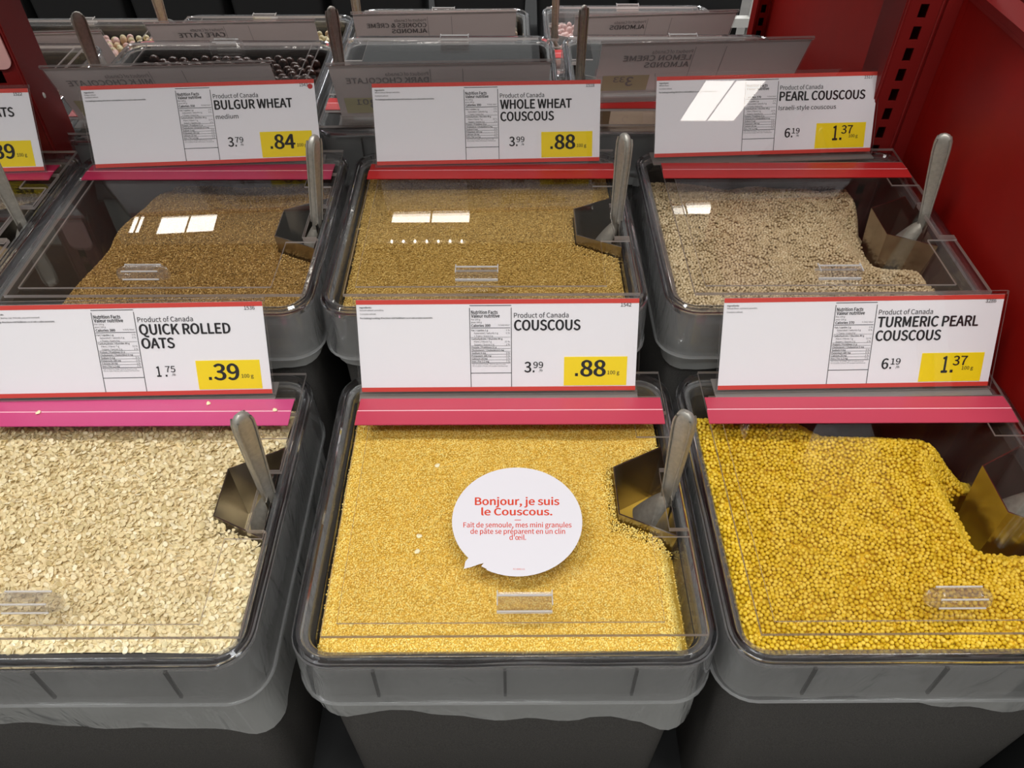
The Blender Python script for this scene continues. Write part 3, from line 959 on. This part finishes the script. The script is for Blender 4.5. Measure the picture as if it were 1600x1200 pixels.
# ceiling fixtures that mirror in the lids and signs
def fixture(x, y, sx, sy, rz, label, group):
    f = empty('ceiling_light', (x, y, 4.055), rz)
    tag(f, label, 'ceiling light', group)
    mb = MB(); mb.box(-sx / 2, sx / 2, -sy / 2, sy / 2, -0.02, -0.0145)
    obj('diffuser', mb.mesh('diffuser', ['lamp_diffuser']), f)
    mb = MB()
    for a in (0.0,):
        mb.box(-sx / 2 - .02, sx / 2 + .02, -sy / 2 - .02, -sy / 2, -0.03, 0.0); mb.box(-sx / 2 - .02, sx / 2 + .02, sy / 2, sy / 2 + .02, -0.03, 0.0)
        mb.box(-sx / 2 - .02, -sx / 2, -sy / 2, sy / 2, -0.03, 0.0); mb.box(sx / 2, sx / 2 + .02, -sy / 2, sy / 2, -0.03, 0.0)
        mb.box(-0.008, 0.008, -sy / 2, sy / 2, -0.022, -0.0201)
    obj('frame', mb.mesh('frame', ['white_metal']), f)
for x, y, sx, sy, rz in ((-0.62, 5.48, 0.62, 0.18, 0.0), (-2.55, 5.38, 0.44, 0.24, 0.1), (-2.95, 5.38, 0.08, 0.24, 0.1), (1.45, 5.6, 0.42, 0.20, 0.0)):
    fixture(x, y, sx, sy, rz, 'prismatic ceiling light panel above the far aisle', 'ceiling lights above the far aisle')
fixture(2.62, -5.02, 0.55, 0.80, 0.0, 'large prismatic ceiling light panel behind the shopper', 'ceiling lights behind the shopper')

tk = empty('track_light', (-0.63, 5.13, 4.055))
tag(tk, 'row of seven small spot bulbs on a ceiling track over the far aisle', 'light')
mb = MB(); mb.box(-0.36, 0.36, -0.03, 0.03, -0.02, 0.0); obj('track', mb.mesh('track', ['white_metal']), tk)
def bulb_mesh():
    mb = MB()
    mb.loft([[(r * math.cos(q), r * math.sin(q), z) for q in [i * math.pi / 6 for i in range(12)]] for r, z in ((0.008, 0.0), (0.010, -0.010), (0.008, -0.018), (0.004, -0.022))], 0, cap=True)
    return mb.mesh('bulb', ['lamp_bulb'])
for i in range(7):
    obj('bulb', cached('bulb', bulb_mesh), tk, (-0.27 + 0.09 * i, 0, -0.0205))

# ================================================================== opposite gondola across the far aisle
og = empty('far_gondola', (-0.2, 3.0, 0.0))
tag(og, 'black gondola with white end frame beyond the far aisle', 'shelf')
mb = MB(); mb.box(-2.4, 1.06, -0.14, 0.5, 0.0, 0.30); obj('base', mb.mesh('base', ['black_deck']), og)
mb = MB(); mb.box(1.03, 1.065, -0.20, -0.165, 0.0, 1.6); mb2 = MB(); mb2.box(-2.4, -0.5, 0.34, 0.40, 0.30, 1.98); obj('lid_shade_board', mb2.mesh('lid_shade_board', ['black_deck']), og)  # added unseen board, darkens the reflection in the milk chocolate lid
obj('end_post', mb.mesh('end_post', ['white_metal']), og)
mb = MB(); mb.box(0.62, 1.03, -0.20, -0.170, 0.425, 0.455); obj('ledge', mb.mesh('ledge', ['white_metal']), og)
def far_box_mesh():
    mb = MB()
    mb.loft([rrect(0.150, 0.15, 0.02, 0.0), rrect(0.168, 0.16, 0.02, 0.42)], 0, cap=True)
    return mb.mesh('storage_box', ['black_deck'])
for x in (-2.175, -1.83, -1.485, -1.14, -0.795, -0.45, -0.095, 0.265):
    o = obj('storage_box', cached('farbox', far_box_mesh), None, (x, 3.02, 0.301))
    tag(o, 'plain black bin box in the row across the far aisle', 'box', 'black bin boxes across the far aisle')
mb = MB(); mb.box(-0.18, 0.18, -0.15, 0.15, 0.0, 0.45)
o = obj('storage_box', mb.mesh('storage_box', ['black_deck']), None, (0.63, 3.02, 0.301))
tag(o, 'plain black bin box in the row across the far aisle', 'box', 'black bin boxes across the far aisle')

# ================================================================== ROW 1 and ROW 2
Y1, Y2, Y3, Y4 = 0.447, 0.793, 1.190, 1.5305
PI = math.pi
def wob(x, y, a, f, s): return a * noise.noise((x * f + s, y * f, s * 1.7))

row = {}
def bin_set(key, cx, cy, z, rz, blabel, plabel, slabel, strip, handle, seed, ang, lean=(0, 0), dxp=0.0, **kw):
    b, l = make_bin(cx, cy, z, rz, blabel, strip, handle, seed, D1, **kw)
    row[key] = (b, l)
    if plabel: make_pocket(cx, cy, z, rz, plabel, dxp)
    if slabel: make_scoop(cx, cy, z, rz, slabel, ang, lean)
    return l

bin_set('oats', -0.378, Y1, Z1, 0, 'clear rimmed bin of rolled oats at the front left', 'steel scoop pocket sunk into the rolled oats',
        'grey metal scoop standing in the rolled oats bin', 'strip_pink', 'tube', 3.0, 0.9, (0.0, 0.0), drop=0.128, hx=-0.012,
        extra=lambda x, y: 0.016 * smooth(0.08, 0.16, x))
cl = bin_set('couscous', -0.004, Y1, Z1, 0, 'clear rimmed bin of yellow couscous at front centre, with speech bubble sticker on its lid', 'steel scoop pocket sunk into the yellow couscous',
             'grey metal scoop standing in the yellow couscous bin', 'strip_rose', 'bar', 7.7, -0.7, (0.0, 0.0), drop=0.106, hx=0.016,
             extra=lambda x, y: 0.030 * smooth(0.09, 0.15, x) * (1 if y < 0 else 0))
bin_set('turmeric', 0.348, Y1, Z1, 0, 'clear rimmed bin of bright yellow turmeric pearls at the front right', 'steel scoop pocket at the right in the turmeric pearls',
        'grey metal scoop standing in the turmeric pearl bin at the right edge', 'strip_rose', 'tube', 12.1, 0.4, dxp=0.008, drop=0.076, hx=0.018, extra=lambda x, y: 0.03 * smooth(-0.12, 0.12, x))
bin_set('left', -0.726, Y2, Z2, 0, 'clear rimmed bin at the far left edge, in front of the dark red post', 'steel scoop pocket in the bin at the left edge',
        'metal scoop at the left edge, beside the bulgur bin', 'strip_crimson', 'bar', 15.2, 0.6, drop=0.085)
bin_set('bulgur', -0.378, Y2, Z2, 0, 'clear rimmed bin of brown bulgur wheat', 'steel scoop pocket sunk into the bulgur wheat',
        'metal scoop standing in the bulgur wheat bin', 'strip_crimson', 'tube', 18.4, 1.2, (0.14, 0.0), drop=0.085, hx=-0.008)
bin_set('whole', -0.0255, Y2, Z2, 0, 'clear rimmed bin of tan whole wheat couscous', 'steel scoop pocket sunk into the whole wheat couscous',
        'metal scoop standing in the whole wheat couscous bin', 'strip_red', 'bar', 21.9, -1.1, (0.0, 0.0), drop=0.085, hx=-0.008)
bin_set('pearl', 0.338, Y2, Z2, 0, 'clear rimmed bin of pale pearl couscous next to the red panel', 'steel scoop pocket standing exposed in the pearl couscous',
        'metal scoop standing in the pearl couscous bin by the red panel', 'strip_red', 'bar', 25.3, -0.5, (-0.15, 0.0), drop=0.085, hx=0.008, lid_dx=0.004)

# food
def h_cous(x, y): return -0.019 + wob(x, y, .004, 14, 2) - 0.020 * smooth(0.138, 0.152, x) * smooth(0.05, -0.08, y) - 0.002 * smooth(.09, .14, y)
def pock_dist(x, y):
    # distance in front of / left of the scoop pocket
    dx = max(0.104 - x, 0.0); dy = max(y - 0.045, -0.02 - y, 0.0)
    return math.hypot(dx, dy)
def h_turm(x, y):
    r = math.hypot((x - 0.19) / 0.130, (y - 0.165) / 0.125)
    return (-0.022 + wob(x, y, .005, 12, 5) - 0.075 * smooth(1.10, 0.65, r) - 0.05 * smooth(0.112, 0.142, y)
            - 0.045 * smooth(0.084, 0.115, y) * smooth(-0.07, 0.02, x) - 0.045 * smooth(0.045, 0.0, pock_dist(x, y)))
def h_oats(x, y): return -0.015 + wob(x, y, .006, 13, 8) - 0.02 * smooth(0.10, 0.14, y)
def h_bulg(x, y):
    e = -0.108 - 0.02 * smooth(0.0, -0.14, y) + wob(x, y, .012, 16, 3) + .03 * smooth(.03, .14, y)
    return -0.030 + wob(x, y, .005, 12, 11) - 0.085 * smooth(e + 0.018, e - 0.03, x) - 0.01 * smooth(0.10, 0.14, y)
def h_whole(x, y): return -0.026 + wob(x, y, .004, 12, 14) + 0.006 * smooth(-.1, .1, y)
def h_pearl(x, y):
    back = 0.118 + wob(x, 0, .018, 18, 6)
    return -0.030 + wob(x, y, .006, 12, 17) - 0.06 * smooth(back, back + 0.03, y) - 0.028 * smooth(0.05, 0.0, pock_dist(x, y)) - .02 * smooth(.125, .15, x) - 0.06 * smooth(0.10, 0.13, x) * smooth(0.02, 0.06, y)
heap('couscous', 'small yellow couscous grains filling the front centre bin', -0.004, Y1, Z1, 0, h_cous, 0.0018, 'couscous_grain', {'sub': 1, 'scale': (1, .9, .8)}, 2, seed=1, jit=0.45, scl=(0.65, 1.25))
heap('turmeric_pearls', 'bright yellow turmeric pearl couscous in the front right bin', 0.348, Y1, Z1, 0, h_turm, 0.0043, 'turmeric_grain', {'sub': 2, 'scale': (1, .97, .94)}, 2, seed=2, packed=True, scl=(0.88, 1.08))
heap('rolled_oats', 'pale beige rolled oat flakes filling the front left bin', -0.378, Y1, Z1, 0, h_oats, 0.0045, 'oat_grain', {'sub': 2, 'scale': (1.15, .85, .13), 'tilt': 0.9, 'bend': .35}, 3, seed=3, scl=(0.7, 1.25))
heap('bulgur', 'brown bulgur wheat heaped in the bin behind the rolled oats', -0.378, Y2, Z2, 0, h_bulg, 0.0021, 'bulgur_grain', {'sub': 1, 'scale': (1.2, .8, .75), 'smooth': False}, 2, seed=4)
heap('whole_wheat_couscous', 'tan whole wheat couscous filling the bin behind the yellow couscous', -0.0255, Y2, Z2, 0, h_whole, 0.0020, 'whole_grain', {'sub': 1}, 2, seed=5, jit=0.4, scl=(0.7, 1.2))
heap('pearl_couscous', 'pale round pearl couscous in the bin beside the red panel', 0.338, Y2, Z2, 0, h_pearl, 0.0037, 'pearl_grain', {'sub': 2}, 2, seed=6, packed=True, scl=(0.88, 1.08))
heap('steel_cut_oats', 'brownish grain in the bin at the far left edge', -0.726, Y2, Z2, 0, lambda x, y: -0.05 + wob(x, y, .004, 12, 21), 0.0035, 'pearl_grain', {'sub': 1}, 1, seed=7)

# stray oat flakes that fell on lids and strips
def flake_mesh():
    mb = MB()
    mb.loft([[(r * (1 + .12 * math.cos(3 * q)) * math.cos(q), .8 * r * math.sin(q), z + 0.0004 * math.cos(2 * q)) for q in [i * PI / 6 for i in range(12)]] for r, z in ((0.0016, 0.0), (0.0027, 0.0005), (0.0025, 0.0011), (0.0010, 0.0013))], 0, cap=True)
    return mb.mesh('oat_flake', ['oat_stray'])
for px, py, z, lab, grp in ((652, 862, Z1 + .0080, 'stray oat flake lying on the couscous lid', 'stray flakes on the couscous lid'), (655, 838, Z1 + .0080, 'stray oat flake lying on the couscous lid', 'stray flakes on the couscous lid'),
                            (683, 728, Z1 + .0080, 'stray oat flake lying on the couscous lid', 'stray flakes on the couscous lid'),
                            (430, 641, Z1 + .0096, 'stray oat flake lying on the pink strip of the oats lid', 'stray flakes on the pink strip'), (60, 645, Z1 + .0096, 'stray oat flake lying on the pink strip of the oats lid', 'stray flakes on the pink strip'),
                            (326, 631, Z1 + .0084, 'stray oat flake lying behind the pink strip of the oats lid', 'stray flakes behind the pink strip')):
    p = P(px, py, z)
    o = obj('oat_flake', cached('flake', flake_mesh), None, (p.x, p.y, z), px * 0.7)
    tag(o, lab, 'oat flake', grp)

# speech bubble sticker on the couscous lid
LZ = Z1 + 0.0074
def sticker_mesh():
    mb = MB()
    O = Vector((-0.004, Y1, Z1))
    def Q(px, py, dz=0.0):
        p = P(px, py, LZ); return (p.x - O.x, p.y - O.y, 0.0075 + dz)
    c = P(808, 812, LZ); rx = (P(910, 816, LZ) - P(706, 816, LZ)).x / 2; ry = (P(808, 731, LZ) - P(808, 901, LZ)).y / 2
    cy = (P(808, 731, LZ).y + P(808, 901, LZ).y) / 2
    out = []
    for i in range(72):
        a = 2 * PI * i / 72 + math.radians(258)
        deg = math.degrees(a) % 360
        if 224 < deg < 243:
            continue
        out.append((c.x + rx * math.cos(a) - O.x, cy + ry * math.sin(a) - O.y))
    # tail: from the lower left of the oval to a point (ragged where it has peeled)
    tail = [Q(732, 872), Q(727, 878), Q(725, 889), Q(737, 886), Q(748, 882), Q(756, 880), Q(752, 885), Q(760, 889)]
    # insert the tail where the oval was cut (going clockwise in the list order after 224..243 gap)
    k = max(range(len(out)), key=lambda i: math.hypot(out[i][0] - out[(i + 1) % len(out)][0], out[i][1] - out[(i + 1) % len(out)][1]))
    out = out[:k + 1] + [(p[0], p[1]) for p in tail] + out[k + 1:]
    mb.prism(out, 0.0075, 0.0078, 0, 0)
    def T(px, py, off):
        return Q(px, py, 0.0004 + off)
    def line(txt, x0, x1, base, hpx, bold):
        vs, fs = text_geo(txt, bold, 3)
        a = min(p[0] for p in vs); b = max(p[0] for p in vs)
        k_ = (x1 - x0) / (b - a); s_ = hpx / CAP
        mb.add([T(x0 + (p[0] - a) * k_, base - p[1] * s_, p[2]) for p in vs], fs, 1)
    line('Bonjour, je suis', 742, 874, 789.5, 11.5, 0.03)
    line('le Couscous.', 752, 863, 805.5, 11.0, 0.03)
    line('Fait de semoule, mes mini granules', 724, 893, 824.5, 7.6, 0.016)
    line('de p\u00e2te se pr\u00e9parent en un clin', 735, 883, 834.5, 7.6, 0.016)
    line("d'\u0153il.", 796, 822, 844, 7.6, 0.016)
    line('FC-0002-01', 802, 820, 891, 2.4, 0.0)
    mb.add([T(804, 813.6, 0), T(814, 813.6, 0), T(814, 812.6, 0), T(804, 812.6, 0)], [(0, 1, 2, 3)], 1)
    return mb.mesh('sticker', ['sticker_white', 'ink_red'])
st = obj('sticker', sticker_mesh(), cl)
st['label'] = 'white speech bubble sticker with red French text'

DIRN = 'For baking/cooking directions visit bulkbarn.ca or ask a sales associate.'
ZS1, ZS2 = Z1 + 0.011, Z2 + 0.011
make_sign({'no': '1536', 'title': [('QUICK ROLLED', .322), ('OATS', .118)], 'price': ('1', '75'), 'unit': ('', '39'), 'cal': '380', 'only_right': 1,
           'ing': [('Ingredients: rolled oats.', 488, .02), ('May contain wheat, barley, rye, triticale, soy and mustard.', 493, 0), (DIRN, 499, .02)]},
          (0, 623), (426, 615), 'white price sign for quick rolled oats, .39 on yellow', ZS1)
make_sign({'no': '1542', 'title': [('COUSCOUS', .238)], 'price': ('3', '99'), 'unit': ('', '88'), 'cal': '390',
           'ing': [('Ingredients:', 486, .02), ('Durum wheat semolina.', 490, 0), ('Contains wheat.', 495.5, 0), (DIRN, 501.5, .02)]},
          (568, 613), (990, 610), 'white price sign for plain couscous, above the speech bubble bin', ZS1)
make_sign({'no': '3286', 'title': [('TURMERIC PEARL', .366), ('COUSCOUS', .238)], 'price': ('6', '19'), 'unit': ('1', '37'), 'cal': '370',
           'ing': [('Ingredients:', 486, .02), ('Wheat flour, turmeric powder.', 490, 0), ('Contains wheat.', 495.5, 0)]},
          (1114, 610), (1549, 603), 'white price sign for turmeric pearl couscous, 1.37 on yellow', ZS1)
make_sign({'no': '1522', 'title': [('STEEL CUT OATS', .366)], 'price': ('1', '75'), 'unit': ('', '39'), 'only_right': 1,
           'ing': [('Ingredients:', 486, .02)]},
          (0, 269), (70, 267), 'cut off white price sign at the left edge, beside the dark red post', ZS2)
make_sign({'no': '1543', 'title': [('BULGUR WHEAT', .340)], 'sub': ('medium', .098), 'price': ('3', '79'), 'unit': ('', '84'), 'cal': '350', 'dot': 1,
           'ing': [('Ingredients:', 486, .02), ('Bulgur wheat.', 490, 0), ('Contains wheat.', 494, 0), (DIRN, 500, .02)]},
          (161, 263), (493, 251), 'white price sign for bulgur wheat with a red dot at its corner', ZS2)
make_sign({'no': '1518', 'title': [('WHOLE WHEAT', .317), ('COUSCOUS', .238)], 'price': ('3', '99'), 'unit': ('', '88'), 'cal': '390',
           'ing': [('Ingredients:', 486, .02), ('Whole wheat durum semolina.', 490, 0), ('Contains wheat.', 495.5, 0), (DIRN, 501.5, .02)]},
          (592, 259), (934, 252), 'white price sign for whole wheat couscous, .88 on yellow', ZS2)
make_sign({'no': '1517', 'title': [('PEARL COUSCOUS', .392)], 'sub': ('Israeli-style couscous', .263), 'price': ('6', '19'), 'unit': ('1', '37'), 'cal': '370',
           'ing': [('Ingredients:', 486, .02), ('Wheat flour.', 490, 0), ('Contains wheat.', 495.5, 0), (DIRN, 501.5, .02)]},
          (1017, 247), (1364, 237), 'white price sign for pearl couscous with a bright ceiling reflection', ZS2)

# ================================================================== ROW 3 and ROW 4: the far side, facing away
def far_bin(key, cx, cy, z, blabel, plabel, slabel, strip, handle, seed, ang, dx=0.0):
    bin_set(key, cx, cy, z, PI, blabel, plabel, slabel, strip, handle, seed, ang, drop=0.08, hx=dx)
far_bin('left3', -0.826, Y3 - 0.040, Z2, 'far side bin just right of the dark red post', None, None, 'strip_red', 'bar', 31, .3)
far_bin('milk', -0.449, Y3 - 0.030, Z2, 'far side bin of brown chocolate balls behind the bulgur sign', 'steel scoop pocket in the brown chocolate ball bin', 'dark metal scoop standing left in the chocolate ball bin', 'strip_red', 'tube', 34, .7, -0.003)
far_bin('dark', -0.0965, Y3 - 0.012, Z2, 'far side bin of dark chocolate behind the whole wheat sign', 'steel scoop pocket in the dark chocolate bin', 'dark metal scoop standing left in the dark chocolate bin', 'strip_red', 'bar', 37, 1.1, -0.012)
far_bin('lemon', 0.262, Y3 - 0.010, Z2, 'far side bin of lemon almonds behind the pearl couscous sign', 'steel scoop pocket in the lemon almond bin', 'tall dark metal scoop standing left in the lemon almond bin', 'strip_red', 'bar', 40, 1.2, -0.02)
far_bin('left4', -0.834, Y4 - 0.030, Z4, 'farthest tier bin of pink and cream nuts at the left', None, None, 'strip_red', 'bar', 43, .2)
far_bin('latte', -0.481, Y4 - 0.012, Z4, 'farthest tier bin of beige balls under the latte sign', 'steel scoop pocket in the beige latte ball bin', 'metal scoop cut by the top of the picture, left in the latte bin', 'strip_red', 'bar', 46, .5)
far_bin('cookies', -0.128, Y4 + 0.018, Z4, 'farthest tier bin under the cookies and creme sign', 'steel scoop pocket in the cookies and creme bin', 'thin metal scoop standing left in the cookies and creme bin', 'strip_red', 'bar', 49, 1.3)
far_bin('right4', 0.244, Y4 + 0.035, Z4, 'farthest tier bin of pink candy at the right', 'steel scoop pocket in the pink candy bin', 'thin metal scoop standing left in the pink candy bin', 'strip_red', 'bar', 52, 1.3)

def ball_mesh(name, r, sc, mat):
    import bmesh
    bm = bmesh.new()
    bmesh.ops.create_icosphere(bm, subdivisions=2, radius=r)
    for v in bm.verts:
        v.co = Vector((v.co.x * sc[0], v.co.y * sc[1], v.co.z * sc[2])) * (1 + 0.08 * noise.noise(v.co * 180))
    me = bpy.data.meshes.new(name); bm.to_mesh(me); bm.free()
    me.polygons.foreach_set('use_smooth', [True] * len(me.polygons))
    me.materials.append(MATS[mat]); return me
def balls(name, label, cat, group, meshes, cx, cy, z, d, x0, x1, y0, y1, zf, seed):
    rnd = random.Random(seed); j = 0; y = y0; first = None; n = 0
    while y < y1:
        x = x0 + (d / 2 if j % 2 else 0)
        while x < x1:
            lx, ly = x + rnd.uniform(-.12, .12) * d, y + rnd.uniform(-.12, .12) * d
            loc = (cx + lx, cy + ly, z + zf(lx, ly) + rnd.uniform(-.1, .25) * d)
            if first is None:
                o = obj(name, meshes[0], None, loc); tag(o, label, cat, group); first = o
            else:
                o = first.copy(); o.data = rnd.choice(meshes); COL.objects.link(o); o.location = loc
            o.rotation_euler = (rnd.uniform(0, 6), rnd.uniform(0, 6), rnd.uniform(0, 6))
            x += d; n += 1
        y += d * 0.87; j += 1
    return n
def bed(name, label, cx, cy, z, mat, lev):
    mb = MB(); N = 12
    vs = [(-0.145 + 0.29 * i / N, -0.138 + 0.276 * j / N, lev + wob(i, j, .004, .4, lev * 90)) for j in range(N + 1) for i in range(N + 1)]
    mb.add(vs, [(j * (N + 1) + i, j * (N + 1) + i + 1, (j + 1) * (N + 1) + i + 1, (j + 1) * (N + 1) + i) for j in range(N) for i in range(N)], 0, True)
    n = len(vs)
    mb.add([(x, y, z_ - 0.03) for x, y, z_ in vs], [(j * (N + 1) + i, (j + 1) * (N + 1) + i, (j + 1) * (N + 1) + i + 1, j * (N + 1) + i + 1) for j in range(N) for i in range(N)], 0, True)
    o = obj(name, mb.mesh(name, [mat]), None, (cx, cy, z)); tag(o, label, 'candy', None, 'stuff')
choc = [ball_mesh('chocolate_ball', 0.0083, (1, 1, .95), 'chocolate')]
latte = [ball_mesh('coated_nut', 0.0072, (1.1, .95, .9), 'beige_coating'), ball_mesh('coated_nut', 0.0070, (1, .9, .9), 'cream_coating')]
mixn = [ball_mesh('coated_nut', 0.0075, (1.25, .9, .85), 'pink_coating'), ball_mesh('coated_nut', 0.0072, (1.2, .9, .85), 'beige_coating'), ball_mesh('coated_nut', 0.007, (1.1, .9, .9), 'cream_coating')]
pinkn = [ball_mesh('pink_candy', 0.0070, (1.2, .9, .8), 'pink_coating')]
bed('chocolate_heap', 'brown chocolate heap under the loose balls of the far side bin', -0.449, Y3 - 0.030, Z2, 'chocolate', -0.034)
balls('chocolate_ball', 'shiny brown chocolate ball in the far side bin behind the bulgur sign', 'chocolate', 'chocolate balls behind the bulgur sign', choc, -0.449, Y3 - 0.030, Z2, 0.0172, -0.138, 0.142, -0.06, 0.138, lambda x, y: -0.024, 5)
bed('dark_chocolate_heap', 'dark chocolate pieces filling the far side bin behind the whole wheat sign', -0.0965, Y3 - 0.012, Z2, 'dark_chocolate', -0.06)
bed('almond_heap', 'pale lemon almonds in the far side bin by the red panel', 0.262, Y3 - 0.010, Z2, 'nut_brown', -0.095)
bed('nut_heap', 'bed of beige nuts in the far side bin right of the red post', -0.826, Y3 - 0.040, Z2, 'heap_beige', -0.05)
balls('coated_nut', 'beige coated nut in the far side bin right of the red post', 'candy', 'nuts in the bin right of the post', mixn, -0.826, Y3 - 0.040, Z2, 0.0165, 0.07, 0.142, -0.10, 0.138, lambda x, y: -0.041, 6)
bed('pink_nut_heap', 'bed of pink and cream nuts in the farthest bin at the left', -0.834, Y4 - 0.030, Z4, 'heap_beige', -0.040)
balls('coated_nut', 'pink or cream coated nut in the farthest bin at the left', 'candy', 'pink and cream nuts in the far left bin', mixn, -0.834, Y4 - 0.030, Z4, 0.0165, 0.0, 0.142, 0.03, 0.138, lambda x, y: -0.030, 7)
bed('latte_heap', 'bed of beige balls in the farthest bin under the latte sign', -0.481, Y4 - 0.012, Z4, 'heap_beige', -0.040)
balls('coated_nut', 'beige coated ball in the farthest bin under the latte sign', 'candy', 'beige balls under the latte sign', latte, -0.481, Y4 - 0.012, Z4, 0.0158, 0.06, 0.146, -0.02, 0.138, lambda x, y: -0.030, 8)
bed('cookie_heap', 'bed of beige balls in the farthest bin under the cookies and creme sign', -0.128, Y4 + 0.018, Z4, 'heap_beige', -0.040)
balls('coated_nut', 'cream coated ball in the farthest bin under the cookies and creme sign', 'candy', 'cream balls under the cookies sign', latte, -0.128, Y4 + 0.018, Z4, 0.0160, 0.06, 0.146, 0.02, 0.138, lambda x, y: -0.030, 9)
bed('pink_heap', 'bed of pink candy in the farthest bin at the right', 0.244, Y4 + 0.035, Z4, 'pink_coating', -0.040)
balls('pink_candy', 'small pink candy in the farthest bin at the right', 'candy', 'pink candies at the far right', pinkn, 0.244, Y4 + 0.035, Z4, 0.0160, -0.14, -0.02, -0.02, 0.138, lambda x, y: -0.031, 10)

ZT3, ZT4 = Z2 + 0.101, Z4 + 0.101
make_back_sign({'title': [('MILK CHOCOLATE', .38), ('ALMONDS', .22)], 'unit': ('', '94')}, (80, 107), (407, 99), 'grey back of the milk chocolate price sign', ZT3, Z2)
make_back_sign({'title': [('DARK CHOCOLATE', .38), ('ALMONDS', .22)], 'unit': ('3', '01')}, (520, 103), (853, 97), 'grey back of the dark chocolate price sign', ZT3, Z2)
make_back_sign({'title': [('LEMON CREME', .33), ('ALMONDS', .22)], 'unit': ('3', '33')}, (940, 69), (1270, 61), 'grey back of the lemon creme almonds price sign', ZT3, Z2)
make_back_sign({'title': [('CAFE LATTE', .28)]}, (232, 37), (485, 32), 'grey back of the cafe latte price sign', ZT4, Z4)
make_back_sign({'title': [('COOKIES & CR\u00c8ME', .37), ('ALMONDS', .22)]}, (551, 22), (806, 17), 'grey back of the cookies and creme almonds price sign', ZT4, Z4)
make_back_sign({'title': [('ALMONDS', .22)]}, (898, 26), (1153, 18), 'grey back of the price sign above the lemon bin, farthest right', ZT4, Z4)
make_back_sign({'title': [('ALMONDS', .22)], 'only_right': 1}, (0, 54), (157, 50), 'grey back of a price sign at far left behind the red post', ZT4, Z4)
